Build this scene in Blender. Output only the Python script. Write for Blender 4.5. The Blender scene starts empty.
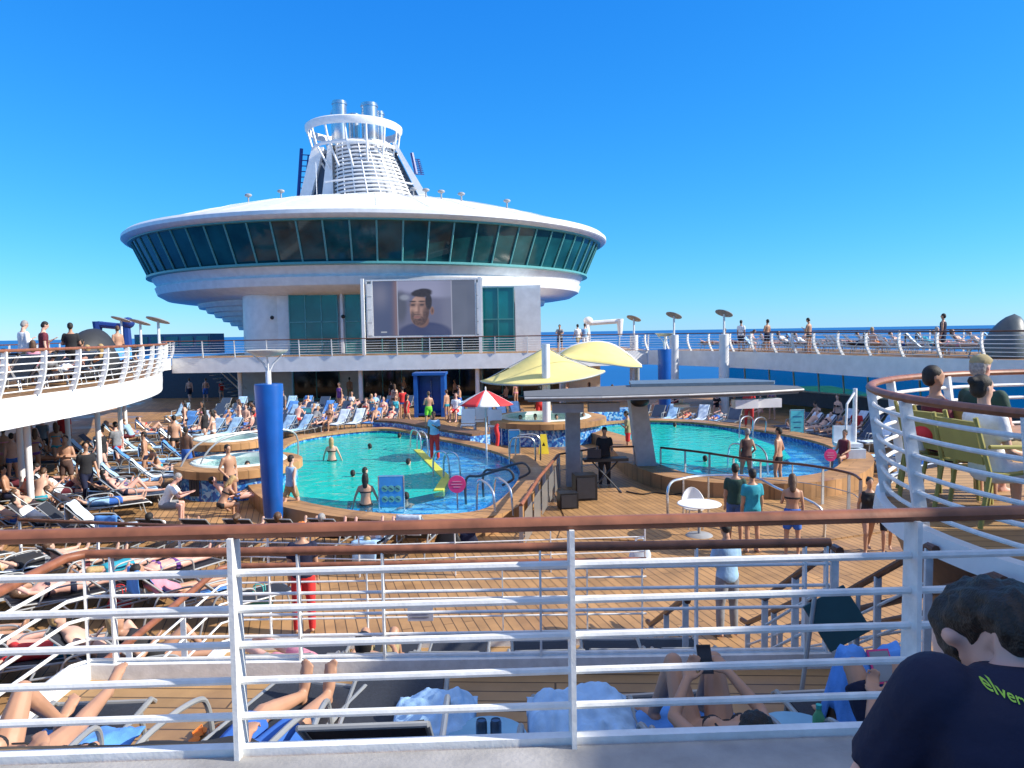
import bpy, bmesh, math, random
from mathutils import Vector, Matrix, noise
random.seed(11)
PI=math.pi
C=bpy.context.scene.collection
SC=bpy.context.scene
# ------------------------------------------------------------------ camera, sky, sun
F=760.0; PITCH=math.atan(51.5/F); ROLL=math.radians(0.9); EYE=4.75
fw=Vector((0,math.cos(PITCH),-math.sin(PITCH))); up0=Vector((0,math.sin(PITCH),math.cos(PITCH))); rt0=Vector((1,0,0))
rt=rt0*math.cos(ROLL)-up0*math.sin(ROLL); up=up0*math.cos(ROLL)+rt0*math.sin(ROLL)
cam=bpy.data.cameras.new('camera'); cam.sensor_width=36; cam.lens=F/1024*36; cam.clip_end=200000; cam.clip_start=.05
co=bpy.data.objects.new('camera',cam); C.objects.link(co)
co.matrix_world=Matrix(((rt.x,up.x,-fw.x,0),(rt.y,up.y,-fw.y,0),(rt.z,up.z,-fw.z,EYE),(0,0,0,1)))
SC.camera=co
SUN_EL=math.radians(33); SUN_AZ=math.radians(98)   # azimuth clockwise from +Y
w=bpy.data.worlds.new('World'); SC.world=w; w.use_nodes=True
nt=w.node_tree; bg=nt.nodes['Background']
sky=nt.nodes.new('ShaderNodeTexSky'); sky.sky_type='NISHITA'; sky.sun_disc=False
sky.sun_elevation=SUN_EL; sky.sun_rotation=SUN_AZ; sky.air_density=1.0; sky.dust_density=0.0; sky.ozone_density=3.0; sky.altitude=0
# grade the sky the way the phone camera did: one power curve per channel
sp_=nt.nodes.new('ShaderNodeSeparateColor'); cb_=nt.nodes.new('ShaderNodeCombineColor'); nt.links.new(sky.outputs[0],sp_.inputs[0])
for k_,(pw_,g_) in enumerate(((1.55,.082),(.85,.68),(.4,2.5))):
    p_=nt.nodes.new('ShaderNodeMath'); p_.operation='POWER'; p_.inputs[1].default_value=pw_; q_=nt.nodes.new('ShaderNodeMath'); q_.operation='MULTIPLY'; q_.inputs[1].default_value=g_
    nt.links.new(sp_.outputs[k_],p_.inputs[0]); nt.links.new(p_.outputs[0],q_.inputs[0]); nt.links.new(q_.outputs[0],cb_.inputs[k_])
# pale noisy band added high overhead, out of view, to brighten and neutralise shade
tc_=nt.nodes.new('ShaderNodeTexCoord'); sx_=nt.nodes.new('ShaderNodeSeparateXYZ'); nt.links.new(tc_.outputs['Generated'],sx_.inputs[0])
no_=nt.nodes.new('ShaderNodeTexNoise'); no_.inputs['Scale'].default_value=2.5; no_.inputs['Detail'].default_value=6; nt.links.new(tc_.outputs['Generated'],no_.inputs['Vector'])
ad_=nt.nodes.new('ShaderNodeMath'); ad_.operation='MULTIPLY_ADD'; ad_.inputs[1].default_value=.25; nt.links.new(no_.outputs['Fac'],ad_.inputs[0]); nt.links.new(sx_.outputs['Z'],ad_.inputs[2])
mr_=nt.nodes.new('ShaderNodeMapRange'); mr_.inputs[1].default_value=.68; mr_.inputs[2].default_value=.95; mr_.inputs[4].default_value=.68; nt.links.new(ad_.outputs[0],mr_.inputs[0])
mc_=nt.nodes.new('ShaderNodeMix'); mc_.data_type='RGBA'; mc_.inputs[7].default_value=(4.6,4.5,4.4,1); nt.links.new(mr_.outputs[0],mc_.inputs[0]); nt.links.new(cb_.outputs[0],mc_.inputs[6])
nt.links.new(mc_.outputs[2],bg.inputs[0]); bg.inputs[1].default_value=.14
sl=bpy.data.lights.new('sun','SUN'); sl.energy=4.6; sl.angle=math.radians(.5); sl.color=(1,.93,.82)
so=bpy.data.objects.new('sun',sl); C.objects.link(so); so.location=(60,-8,60)
sd=Vector((math.cos(SUN_EL)*math.sin(SUN_AZ),math.cos(SUN_EL)*math.cos(SUN_AZ),math.sin(SUN_EL)))
so.rotation_euler=sd.to_track_quat('Z','Y').to_euler()
vs=SC.view_settings; vs.view_transform='Standard'; vs.look='None'; vs.gamma=1; vs.use_curve_mapping=False; vs.exposure=.65
SC.cycles.max_bounces=6; SC.cycles.transparent_max_bounces=12; SC.cycles.caustics_reflective=False; SC.cycles.caustics_refractive=False

def _ray(px,py): return fw*F+rt*(px-512)-up*(py-384)
def at(px,py,z):
    d=_ray(px,py); return Vector((0,0,EYE))+d*((z-EYE)/d.z)
def atY(px,py,y):
    d=_ray(px,py); return Vector((0,0,EYE))+d*(y/d.y)
def scr(p):
    v=Vector(p)-Vector((0,0,EYE)); k=v.dot(fw)
    return (512+F*v.dot(rt)/k, 384-F*v.dot(up)/k)
# ------------------------------------------------------------------ materials
MATS={}
def mat(name,col,rough=.5,metal=0,spec=None,var=.08,scale=6,bump=0,bscale=40,alpha=None,coord='Object'):
    if name in MATS: return MATS[name]
    m=bpy.data.materials.new(name); m.use_nodes=True; n=m.node_tree; b=n.nodes['Principled BSDF']
    b.inputs['Roughness'].default_value=rough; b.inputs['Metallic'].default_value=metal
    if spec is not None: b.inputs['Specular IOR Level'].default_value=spec
    tc=n.nodes.new('ShaderNodeTexCoord'); no=n.nodes.new('ShaderNodeTexNoise'); no.inputs['Scale'].default_value=scale; no.inputs['Detail'].default_value=5
    n.links.new(tc.outputs[coord],no.inputs['Vector'])
    r=n.nodes.new('ShaderNodeValToRGB'); e=r.color_ramp.elements
    e[0].position=.3; e[1].position=.7
    e[0].color=tuple(c*(1-var*1.6) for c in col[:3])+(1,); e[1].color=tuple(min(1,c*(1+var)) for c in col[:3])+(1,)
    n.links.new(no.outputs['Fac'],r.inputs[0]); n.links.new(r.outputs[0],b.inputs['Base Color'])
    if bump:
        n2=n.nodes.new('ShaderNodeTexNoise'); n2.inputs['Scale'].default_value=bscale; n2.inputs['Detail'].default_value=4
        n.links.new(tc.outputs[coord],n2.inputs['Vector'])
        bp=n.nodes.new('ShaderNodeBump'); bp.inputs['Strength'].default_value=bump; bp.inputs['Distance'].default_value=.02
        n.links.new(n2.outputs['Fac'],bp.inputs['Height']); n.links.new(bp.outputs[0],b.inputs['Normal'])
    MATS[name]=m; return m
def planks(name,col,width,rot,dark=.25,stain=.38,length=2.4):
    m=bpy.data.materials.new(name); m.use_nodes=True; n=m.node_tree; b=n.nodes['Principled BSDF']; b.inputs['Roughness'].default_value=.6
    tc=n.nodes.new('ShaderNodeTexCoord'); mp=n.nodes.new('ShaderNodeMapping'); mp.inputs['Rotation'].default_value=(0,0,rot)
    n.links.new(tc.outputs['Object'],mp.inputs[0])
    br=n.nodes.new('ShaderNodeTexBrick'); br.inputs['Scale'].default_value=1; br.inputs['Brick Width'].default_value=length; br.inputs['Row Height'].default_value=width
    br.inputs['Mortar Size'].default_value=width*.055; br.inputs['Mortar Smooth'].default_value=.1; br.inputs['Bias'].default_value=0
    br.inputs['Color1'].default_value=tuple(c*1.1 for c in col)+(1,); br.inputs['Color2'].default_value=tuple(c*.86 for c in col)+(1,)
    br.inputs['Mortar'].default_value=tuple(c*dark for c in col)+(1,)
    n.links.new(mp.outputs[0],br.inputs[0])
    no=n.nodes.new('ShaderNodeTexNoise'); no.inputs['Scale'].default_value=.9; no.inputs['Detail'].default_value=7; n.links.new(tc.outputs['Object'],no.inputs['Vector'])
    no.inputs['Roughness'].default_value=.65; rr=n.nodes.new('ShaderNodeMapRange'); rr.inputs[1].default_value=.35; rr.inputs[2].default_value=.7; rr.inputs[3].default_value=1-stain; rr.inputs[4].default_value=1.08
    n.links.new(no.outputs['Fac'],rr.inputs[0])
    mx=n.nodes.new('ShaderNodeVectorMath'); mx.operation='SCALE'; n.links.new(br.outputs[0],mx.inputs[0]); n.links.new(rr.outputs[0],mx.inputs['Scale'])
    n3=n.nodes.new('ShaderNodeTexNoise'); n3.inputs['Scale'].default_value=.38; n3.inputs['Detail'].default_value=6; n3.inputs['Distortion'].default_value=.6; n.links.new(tc.outputs['Object'],n3.inputs['Vector'])
    r3=n.nodes.new('ShaderNodeMapRange'); r3.inputs[1].default_value=.56; r3.inputs[2].default_value=.66; n.links.new(n3.outputs['Fac'],r3.inputs[0])
    wet=n.nodes.new('ShaderNodeMix'); wet.data_type='RGBA'; wet.blend_type='MULTIPLY'; wet.inputs[7].default_value=(.66,.62,.58,1); n.links.new(r3.outputs[0],wet.inputs[0]); n.links.new(mx.outputs[0],wet.inputs[6])
    r4=n.nodes.new('ShaderNodeMapRange'); r4.inputs[3].default_value=.62; r4.inputs[4].default_value=.3; n.links.new(r3.outputs[0],r4.inputs[0]); n.links.new(r4.outputs[0],b.inputs['Roughness'])   # damp patches of walked-in pool water
    n.links.new(wet.outputs[2],b.inputs['Base Color'])
    MATS[name]=m; return m
def water(name,tint,rough=.03,bscale=2.2,bs=.35,dm=.2,dc=(.01,.47,.45),ior=1.2):
    m=bpy.data.materials.new(name); m.use_nodes=True; n=m.node_tree; n.nodes.clear()
    o=n.nodes.new('ShaderNodeOutputMaterial'); t=n.nodes.new('ShaderNodeBsdfTransparent'); t.inputs[0].default_value=tint+(1,)
    g=n.nodes.new('ShaderNodeBsdfGlossy'); g.inputs['Roughness'].default_value=rough; g.inputs[0].default_value=(1,1,1,1)
    d=n.nodes.new('ShaderNodeBsdfDiffuse'); d.inputs[0].default_value=dc+(1,)
    md=n.nodes.new('ShaderNodeMixShader'); md.inputs[0].default_value=dm
    f=n.nodes.new('ShaderNodeFresnel'); f.inputs[0].default_value=ior; mx=n.nodes.new('ShaderNodeMixShader')
    tc=n.nodes.new('ShaderNodeTexCoord'); no=n.nodes.new('ShaderNodeTexNoise'); no.inputs['Scale'].default_value=bscale; no.inputs['Detail'].default_value=3; no.inputs['Distortion'].default_value=.8
    n.links.new(tc.outputs['Object'],no.inputs['Vector'])
    b=n.nodes.new('ShaderNodeBump'); b.inputs['Strength'].default_value=bs; b.inputs['Distance'].default_value=.12
    n.links.new(no.outputs['Fac'],b.inputs['Height'])
    for s in (g,f,d): n.links.new(b.outputs[0],s.inputs['Normal'])
    n.links.new(t.outputs[0],md.inputs[1]); n.links.new(d.outputs[0],md.inputs[2])
    n.links.new(f.outputs[0],mx.inputs[0]); n.links.new(md.outputs[0],mx.inputs[1]); n.links.new(g.outputs[0],mx.inputs[2]); n.links.new(mx.outputs[0],o.inputs[0])
    MATS[name]=m; return m
def mosaic(name,a,b_,c,scale,wav=None):
    m=bpy.data.materials.new(name); m.use_nodes=True; n=m.node_tree; b=n.nodes['Principled BSDF']; b.inputs['Roughness'].default_value=.25
    tc=n.nodes.new('ShaderNodeTexCoord'); vo=n.nodes.new('ShaderNodeTexVoronoi'); vo.inputs['Scale'].default_value=scale
    if wav:
        mp=n.nodes.new('ShaderNodeMapping'); mp.inputs['Scale'].default_value=wav; n.links.new(tc.outputs['Object'],mp.inputs[0]); n.links.new(mp.outputs[0],vo.inputs['Vector'])
    else: n.links.new(tc.outputs['Object'],vo.inputs['Vector'])
    r=n.nodes.new('ShaderNodeValToRGB'); e=r.color_ramp.elements; r.color_ramp.interpolation='CONSTANT' if not wav else 'LINEAR'
    e[0].position=0; e[0].color=a+(1,); e[1].position=.4; e[1].color=b_+(1,); x=e.new(.75); x.color=c+(1,)
    sp=n.nodes.new('ShaderNodeSeparateColor'); n.links.new(vo.outputs['Color'],sp.inputs[0]); n.links.new(sp.outputs[0],r.inputs[0])
    n.links.new(r.outputs[0],b.inputs['Base Color']); MATS[name]=m; return m
def emit(name,col,st=1):
    m=bpy.data.materials.new(name); m.use_nodes=True; b=m.node_tree.nodes['Principled BSDF']
    b.inputs['Base Color'].default_value=(.02,.02,.02,1); b.inputs['Emission Color'].default_value=col+(1,); b.inputs['Emission Strength'].default_value=st; MATS[name]=m; return m
WHITE=mat('white_paint',(.79,.79,.78),.4,var=.06,scale=2.2,bump=.08,bscale=3)
WHITE2=mat('weathered_white_paint',(.76,.77,.76),.4,var=.08,scale=14,bump=.1,bscale=60)
GREYP=mat('grey_paint',(.32,.33,.34),.5)
STEEL=mat('stainless_steel',(.62,.63,.65),.25,metal=.9)
DARKM=mat('dark_metal',(.035,.037,.045),.4)
RAILW=mat('varnished_wood',(.27,.095,.045),.5,var=.22,scale=9,bump=.05)
RAILD=mat('dark_varnished_wood',(.12,.045,.026),.4,var=.2,scale=9)
TEAK=planks('teak_planks',(.47,.26,.105),.17,math.radians(90-16))
TEAKX=planks('teak_planks_across',(.47,.28,.12),.15,math.radians(3))
TEAKR=planks('teak_rim',(.50,.27,.11),.3,.6,dark=.6)
DTEAK=planks('dark_teak_slats',(.22,.12,.07),.12,0,dark=.5)
BLUEP=mat('blue_paint',(.008,.10,.40),.35,var=.1,scale=2)
DBLUE=mat('dark_blue_paint',(.012,.045,.22),.4)
GLASS=mat('dark_tinted_glass',(.008,.075,.085),.06,spec=.35,var=.35,scale=.5,coord='Object')
GLASS2=mat('teal_glass',(.004,.20,.21),.08,spec=.7,var=.3,scale=.35)
GLASSD=mat('black_glass',(.008,.018,.02),.08,spec=.6,var=.5,scale=.6)
MUL=mat('teal_mullion',(.10,.34,.34),.4)
SLING=mat('charcoal_mesh_fabric',(.022,.026,.036),.75,var=.2,scale=60,bump=.2,bscale=220)
SLINGB=mat('navy_mesh_fabric',(.03,.06,.12),.75,var=.2,scale=60,bump=.2,bscale=220)
FRAME=mat('grey_frame_tube',(.36,.37,.37),.35,metal=.3)
YEL=mat('yellow_canvas',(.78,.66,.24),.8,var=.05,scale=2,bump=.1,bscale=8)
RED=mat('red_fabric',(.62,.03,.035),.75); WHF=mat('white_fabric',(.78,.77,.74),.8,bump=.2,bscale=30)
TOWL=mat('light_blue_towel',(.38,.60,.84),.95,var=.12,scale=9,bump=.2,bscale=90)
TOWB=mat('blue_towel',(.10,.30,.72),.95,var=.15,scale=7,bump=.2,bscale=90)
TOWW=mat('pale_towel',(.62,.72,.82),.95,var=.1,scale=9,bump=.2,bscale=90)
BLK=mat('black_plastic',(.012,.012,.014),.45); PINK=mat('pink_sign',(.75,.05,.22),.5); YELS=mat('yellow_plastic',(.85,.68,.04),.4)
SIGNB=mat('blue_sign',(.06,.30,.62),.4); SIGNT=mat('turquoise_sign',(.12,.62,.66),.4)
MOS=mosaic('blue_mosaic',(.02,.10,.38),(.06,.28,.62),(.30,.52,.72),11)
MOSF=mosaic('pool_ledge_tile',(.02,.30,.85),(.06,.48,.95),(.42,.80,1),1.1,(1,3,1))
POOLB=mat('pool_floor_tile',(.04,.84,.76),.5,var=.12,scale=.9)
PWAT=water('pool_water',(.50,1,.98),dm=.72,dc=(.015,.60,.52),ior=1.16); LWAT=water('ledge_water',(.72,.95,1),dm=.12,dc=(.02,.35,.7),ior=1.16); SWAT=water('spa_water',(.72,.94,.92),bscale=6,dm=.2,dc=(.4,.7,.66))
WSCR=water('windscreen_glass',(.04,.50,.62),bs=0,dm=.25,dc=(.01,.14,.17),ior=1.35)
YTILE=mat('yellow_green_tile',(.60,.62,.08),.5)
GREEN=mat('plant_leaf',(.05,.13,.03),.6); WICK=mat('beige_chair_fabric',(.33,.30,.085),.7); TAN=mat('tan_leather',(.36,.20,.10),.6)
TABLEW=mat('orange_table_wood',(.50,.24,.08),.4,var=.15,scale=6)
# ------------------------------------------------------------------ mesh builder
class MB:
    def __init__(s): s.v=[]; s.f=[]; s.m=[]
    def add(s,vs,fs,m=0):
        o=len(s.v); s.v+= [Vector(v) for v in vs]
        for f in fs: s.f.append([i+o for i in f]); s.m.append(m)
        return s
    def box(s,c,d,rz=0,m=0,R=None,bev=0):
        x,y,z=d[0]/2,d[1]/2,d[2]/2; R=R or Matrix.Rotation(rz,3,'Z'); c=Vector(c)
        v=[R@Vector((a*x,b*y,g*z))+c for a in(-1,1) for b in(-1,1) for g in(-1,1)]
        return s.add(v,[(0,1,3,2),(4,6,7,5),(0,4,5,1),(2,3,7,6),(0,2,6,4),(1,5,7,3)],m)
    def tube(s,pts,r,seg=8,m=0,closed=False,cap=True,sq=1.0):
        P=[Vector(p) for p in pts]; n=len(P); rr=r if isinstance(r,(list,tuple)) else [r]*n
        vs=[];prev=None
        for i,p in enumerate(P):
            a=P[(i-1)%n] if (closed or i>0) else p; b=P[(i+1)%n] if (closed or i<n-1) else p
            t=(b-a); t=t.normalized() if t.length>1e-9 else Vector((0,0,1))
            if prev is None: prev=t.orthogonal().normalized() if abs(t.z)>.9 else Vector((0,0,1)).cross(t).normalized()
            u=(prev-t*prev.dot(t)); u=u.normalized() if u.length>1e-6 else t.orthogonal().normalized(); w_=t.cross(u); prev=u
            for k in range(seg):
                q=2*PI*k/seg; vs.append(p+(u*math.cos(q)+w_*math.sin(q)*sq)*rr[i])
        fs=[]
        for i in range(n if closed else n-1):
            j=(i+1)%n
            for k in range(seg): fs.append((i*seg+k,i*seg+(k+1)%seg,j*seg+(k+1)%seg,j*seg+k))
        if cap and not closed: fs+= [tuple(range(seg-1,-1,-1)),tuple((n-1)*seg+k for k in range(seg))]
        return s.add(vs,fs,m)
    def lathe(s,prof,seg=48,c=(0,0,0),m=0,a0=0,a1=2*PI,sx=1,sy=1):
        c=Vector(c); full=abs(a1-a0-2*PI)<1e-6; ns=seg if full else seg+1
        vs=[c+Vector((r*math.sin(a0+(a1-a0)*k/seg)*sx,r*math.cos(a0+(a1-a0)*k/seg)*sy,z)) for (r,z) in prof for k in range(ns)]
        fs=[]
        for i in range(len(prof)-1):
            for k in range(seg):
                k2=(k+1)%ns; fs.append((i*ns+k2,i*ns+k,(i+1)*ns+k,(i+1)*ns+k2))
        return s.add(vs,fs,m)
    def prism(s,poly,z0,z1,m=0):
        n=len(poly); v=[(p[0],p[1],z0) for p in poly]+[(p[0],p[1],z1) for p in poly]
        return s.add(v,[tuple(range(n-1,-1,-1)),tuple(range(n,2*n))]+[(i,(i+1)%n,n+(i+1)%n,n+i) for i in range(n)],m)
    def ell(s,c,r,R=None,m=0,nu=10,nv=7):
        c=Vector(c); R=R or Matrix.Identity(3); vs=[];fs=[]
        for j in range(1,nv):
            for k in range(nu):
                a=PI*j/nv;b=2*PI*k/nu; vs.append(c+R@Vector((r[0]*math.sin(a)*math.cos(b),r[1]*math.sin(a)*math.sin(b),r[2]*math.cos(a))))
        vs+= [c+R@Vector((0,0,r[2])),c-R@Vector((0,0,r[2]))]; T=len(vs)-2
        for j in range(nv-2):
            for k in range(nu): fs.append((j*nu+k,(j+1)*nu+k,(j+1)*nu+(k+1)%nu,j*nu+(k+1)%nu))
        for k in range(nu): fs+= [(T,k,(k+1)%nu),(T+1,(nv-2)*nu+(k+1)%nu,(nv-2)*nu+k)]
        return s.add(vs,fs,m)
    def grid(s,fn,nu,nv,m=0,thick=0):
        vs=[Vector(fn(i/nu,j/nv)) for i in range(nu+1) for j in range(nv+1)]
        fs=[(i*(nv+1)+j,(i+1)*(nv+1)+j,(i+1)*(nv+1)+j+1,i*(nv+1)+j+1) for i in range(nu) for j in range(nv)]
        if thick:
            n0=len(vs); N=[Vector() for _ in vs]
            for f in fs:
                q=(vs[f[1]]-vs[f[0]]).cross(vs[f[3]]-vs[f[0]])
                for i in f: N[i]+=q
            vs+= [vs[i]-N[i].normalized()*thick for i in range(n0)]
            b=[tuple(i+n0 for i in reversed(f)) for f in fs]
            ed=[i*(nv+1) for i in range(nu+1)]+[nu*(nv+1)+j for j in range(1,nv+1)]+[i*(nv+1)+nv for i in range(nu-1,-1,-1)]+[j for j in range(nv-1,0,-1)]
            e=[(ed[k],ed[(k+1)%len(ed)],ed[(k+1)%len(ed)]+n0,ed[k]+n0) for k in range(len(ed))]
            fs=fs+b+[tuple(reversed(q)) for q in e]
        return s.add(vs,fs,m)
    def mesh(s,name,mats,smooth=None,off=None):
        me=bpy.data.meshes.new(name)
        o=off or Vector((0,0,0))
        me.from_pydata([tuple(v-o) for v in s.v],[],s.f)
        for x in (mats if isinstance(mats,(list,tuple)) else [mats]): me.materials.append(x)
        for p,mi in zip(me.polygons,s.m): p.material_index=mi
        if smooth is not None:
            for p in me.polygons: p.use_smooth=True
            if smooth<3: me.set_sharp_from_angle(angle=smooth)
        me.update(); return me
    def obj(s,name,mats,parent=None,smooth=.7,world=True,loc=None):
        off=None
        if parent is not None and world: off=parent.location.copy()
        if parent is None and loc is not None: off=Vector(loc)
        o=bpy.data.objects.new(name,s.mesh(name,mats,smooth,off)); C.objects.link(o)
        if parent is not None: o.parent=parent
        elif loc is not None: o.location=loc
        return o
LAB={}
def tag(o,label=None,cat=None,group=None,kind=None):
    if label: o['label']=label
    if cat: o['category']=cat
    if group: o['group']=group
    if kind: o['kind']=kind
    return o
def thing(name,label,cat,loc=(0,0,0),rz=0,group=None):
    o=bpy.data.objects.new(name,None); C.objects.link(o); o.location=loc; o.rotation_euler=(0,0,rz); o.empty_display_size=.1
    return tag(o,label,cat,group)
KIDS={}
def dup(o,loc=None,rz=None,label=None,group=None,parent=None):
    c=o.copy(); C.objects.link(c)
    if parent is not None: c.parent=parent
    if loc is not None: c.location=loc
    if rz is not None: c.rotation_euler=(0,0,rz)
    if label: c['label']=label
    if group: c['group']=group
    for ch in list(o.children): dup(ch,parent=c)
    return c
def struct(name,mb,m,label,cat,smooth=.5,kind='structure'):
    o=mb.obj(name,m,None,smooth); return tag(o,label,cat,None,kind)
def flat(name,outer,holes,z,m,thick=0):
    cu=bpy.data.curves.new(name,'CURVE'); cu.dimensions='2D'; cu.fill_mode='BOTH'
    for lp in [outer]+holes:
        sp=cu.splines.new('POLY'); sp.points.add(len(lp)-1); sp.use_cyclic_u=True
        for p,q in zip(sp.points,lp): p.co=(q[0],q[1],0,1)
    if thick: cu.extrude=thick/2
    t=bpy.data.objects.new(name,cu); C.objects.link(t); bpy.context.view_layer.update()
    me=bpy.data.meshes.new_from_object(t.evaluated_get(bpy.context.evaluated_depsgraph_get())); bpy.data.objects.remove(t)
    me.materials.clear(); me.materials.append(m)
    o=bpy.data.objects.new(name,me); C.objects.link(o); o.location=(0,0,z-thick/2); return o
def spline(P,n=6,closed=False):
    P=[Vector(p) for p in P]; N=len(P); out=[]
    for i in range(N if closed else N-1):
        g=(lambda k:P[k%N]) if closed else (lambda k:P[max(0,min(N-1,k))])
        a,b,c,d=g(i-1),g(i),g(i+1),g(i+2)
        for j in range(n):
            t=j/n; out.append(.5*((2*b)+(c-a)*t+(2*a-5*b+4*c-d)*t*t+(3*b-a-3*c+d)*t**3))
    if not closed: out.append(P[-1])
    return out
def offset(P,d,closed=False):
    P=[Vector(p) for p in P]; N=len(P); out=[]
    for i in range(N):
        a=P[(i-1)%N] if closed or i else P[i]; b=P[(i+1)%N] if closed or i<N-1 else P[i]
        t=(b-a); t.z=0; t=t.normalized(); out.append(P[i]+Vector((t.y,-t.x,0))*d)
    return out
def resample(P,step):
    P=[Vector(p) for p in P]; L=[0]
    for i in range(1,len(P)): L.append(L[-1]+(P[i]-P[i-1]).length)
    n=max(1,round(L[-1]/step)); out=[]
    for k in range(n+1):
        s_=L[-1]*k/n; j=1
        while j<len(L)-1 and L[j]<s_: j+=1
        t=(s_-L[j-1])/max(1e-9,L[j]-L[j-1]); out.append(P[j-1].lerp(P[j],t))
    return out
def railing(name,label,path,h,nb,hr=.035,br=.016,step=1.3,hm=None,bm=None,posts=None,pw=(.02,.09),lean=0,low=.12,kerb=None,hsq=1.0,cat='railing',bow=0,top_bar=None):
    """path: base line; lean: sideways offset of the handrail (to the left of travel negative)"""
    hm=hm or RAILW; bm=bm or WHITE2
    P=[Vector(p) for p in path]; root=thing(name,label,cat,P[0])
    def lift(z): 
        k=z/h; Q=offset(P,lean*k+bow*math.sin(k*PI)); return [q+Vector((0,0,z)) for q in Q]
    MB().tube(lift(h),hr,10,sq=hsq).obj('handrail',hm,root)
    for i in range(nb):
        z=low+(h-low)*i/nb if top_bar is None else low+(top_bar-low)*i/max(1,nb-1)
        MB().tube(lift(z),br,8).obj('rail',bm,root)
    PP=posts or resample(P,step)
    for k,p in enumerate(PP):
        p=Vector(p); j=min(range(len(P)),key=lambda q:(P[q]-p).length)
        a=P[max(0,j-1)];b=P[min(len(P)-1,j+1)]; t=(b-a); t.z=0; t.normalize(); nrm=Vector((t.y,-t.x,0))
        m=MB(); K=5 if bow else 1; vs=[]
        for q in range(K+1):
            kk=q/K; c=p+nrm*(lean*kk+bow*math.sin(kk*PI))+Vector((0,0,kk*(h-hr*.5)))
            vs+=[c+t*pw[0]*.5*sx+nrm*pw[1]*.5*sy*(1.1-.25*kk) for sx,sy in((-1,-1),(1,-1),(1,1),(-1,1))]
        fs=[(0,3,2,1),(4*K,4*K+1,4*K+2,4*K+3)]+[(4*q+e,4*q+(e+1)%4,4*q+4+(e+1)%4,4*q+4+e) for q in range(K) for e in range(4)]
        m.add(vs,fs); m.obj('post',bm,root,smooth=None)
    if kerb:
        m=MB(); A=offset(P,-kerb[0]/2); B=offset(P,kerb[0]/2); n=len(P); zz=Vector((0,0,kerb[1]))
        for i in range(n-1): m.add([A[i],A[i+1],B[i+1],B[i],A[i]+zz,A[i+1]+zz,B[i+1]+zz,B[i]+zz],[(4,7,6,5),(0,1,5,4),(2,3,7,6),(0,4,7,3),(1,2,6,5)])
        m.obj('kerb',WHITE2,root,smooth=None)
    return root
# ------------------------------------------------------------------ people
SKIN={'light':mat('light_skin',(.62,.38,.28),.5,var=.06),'tan':mat('tanned_skin',(.46,.25,.155),.5,var=.07),'pink':mat('pink_skin',(.68,.38,.30),.5,var=.06),'dark':mat('dark_skin',(.13,.065,.04),.5)}
HAIR={'dark':mat('dark_hair',(.009,.007,.006),.6,var=.4,scale=60,bump=.35,bscale=160),'brown':mat('brown_hair',(.10,.05,.025),.6,var=.3,scale=60,bump=.4),'blond':mat('blond_hair',(.42,.28,.12),.6,var=.2,scale=50,bump=.4),'grey':mat('grey_hair',(.30,.29,.28),.6,var=.2,scale=50,bump=.4),'ginger':mat('ginger_hair',(.30,.10,.035),.6,var=.2,scale=50)}
CL={}
def cloth(n,c): CL[n]=mat(n.replace(' ','_')+'_cloth',c,.85,var=.1,scale=8,bump=.25,bscale=25)
for n,c in dict(white=(.80,.80,.80),black=(.015,.015,.018),navy=(.004,.008,.036),red=(.60,.03,.03),blue=(.03,.13,.48),teal=(.02,.30,.40),lightblue=(.30,.50,.72),green=(.05,.30,.10),limegreen=(.18,.62,.04),darkgreen=(.02,.06,.045),grey=(.22,.23,.25),maroon=(.14,.02,.035),brown=(.10,.055,.045),khaki=(.33,.27,.14),pink=(.66,.26,.33),orange=(.72,.20,.03),yellow=(.72,.55,.06),turquoise=(.10,.52,.45),denim=(.05,.11,.26),purple=(.14,.05,.25)).items(): cloth(n,c)
CNAME=dict(lightblue='light blue',limegreen='lime green',darkgreen='dark green')
def V(*a): return Vector(a)
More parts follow.
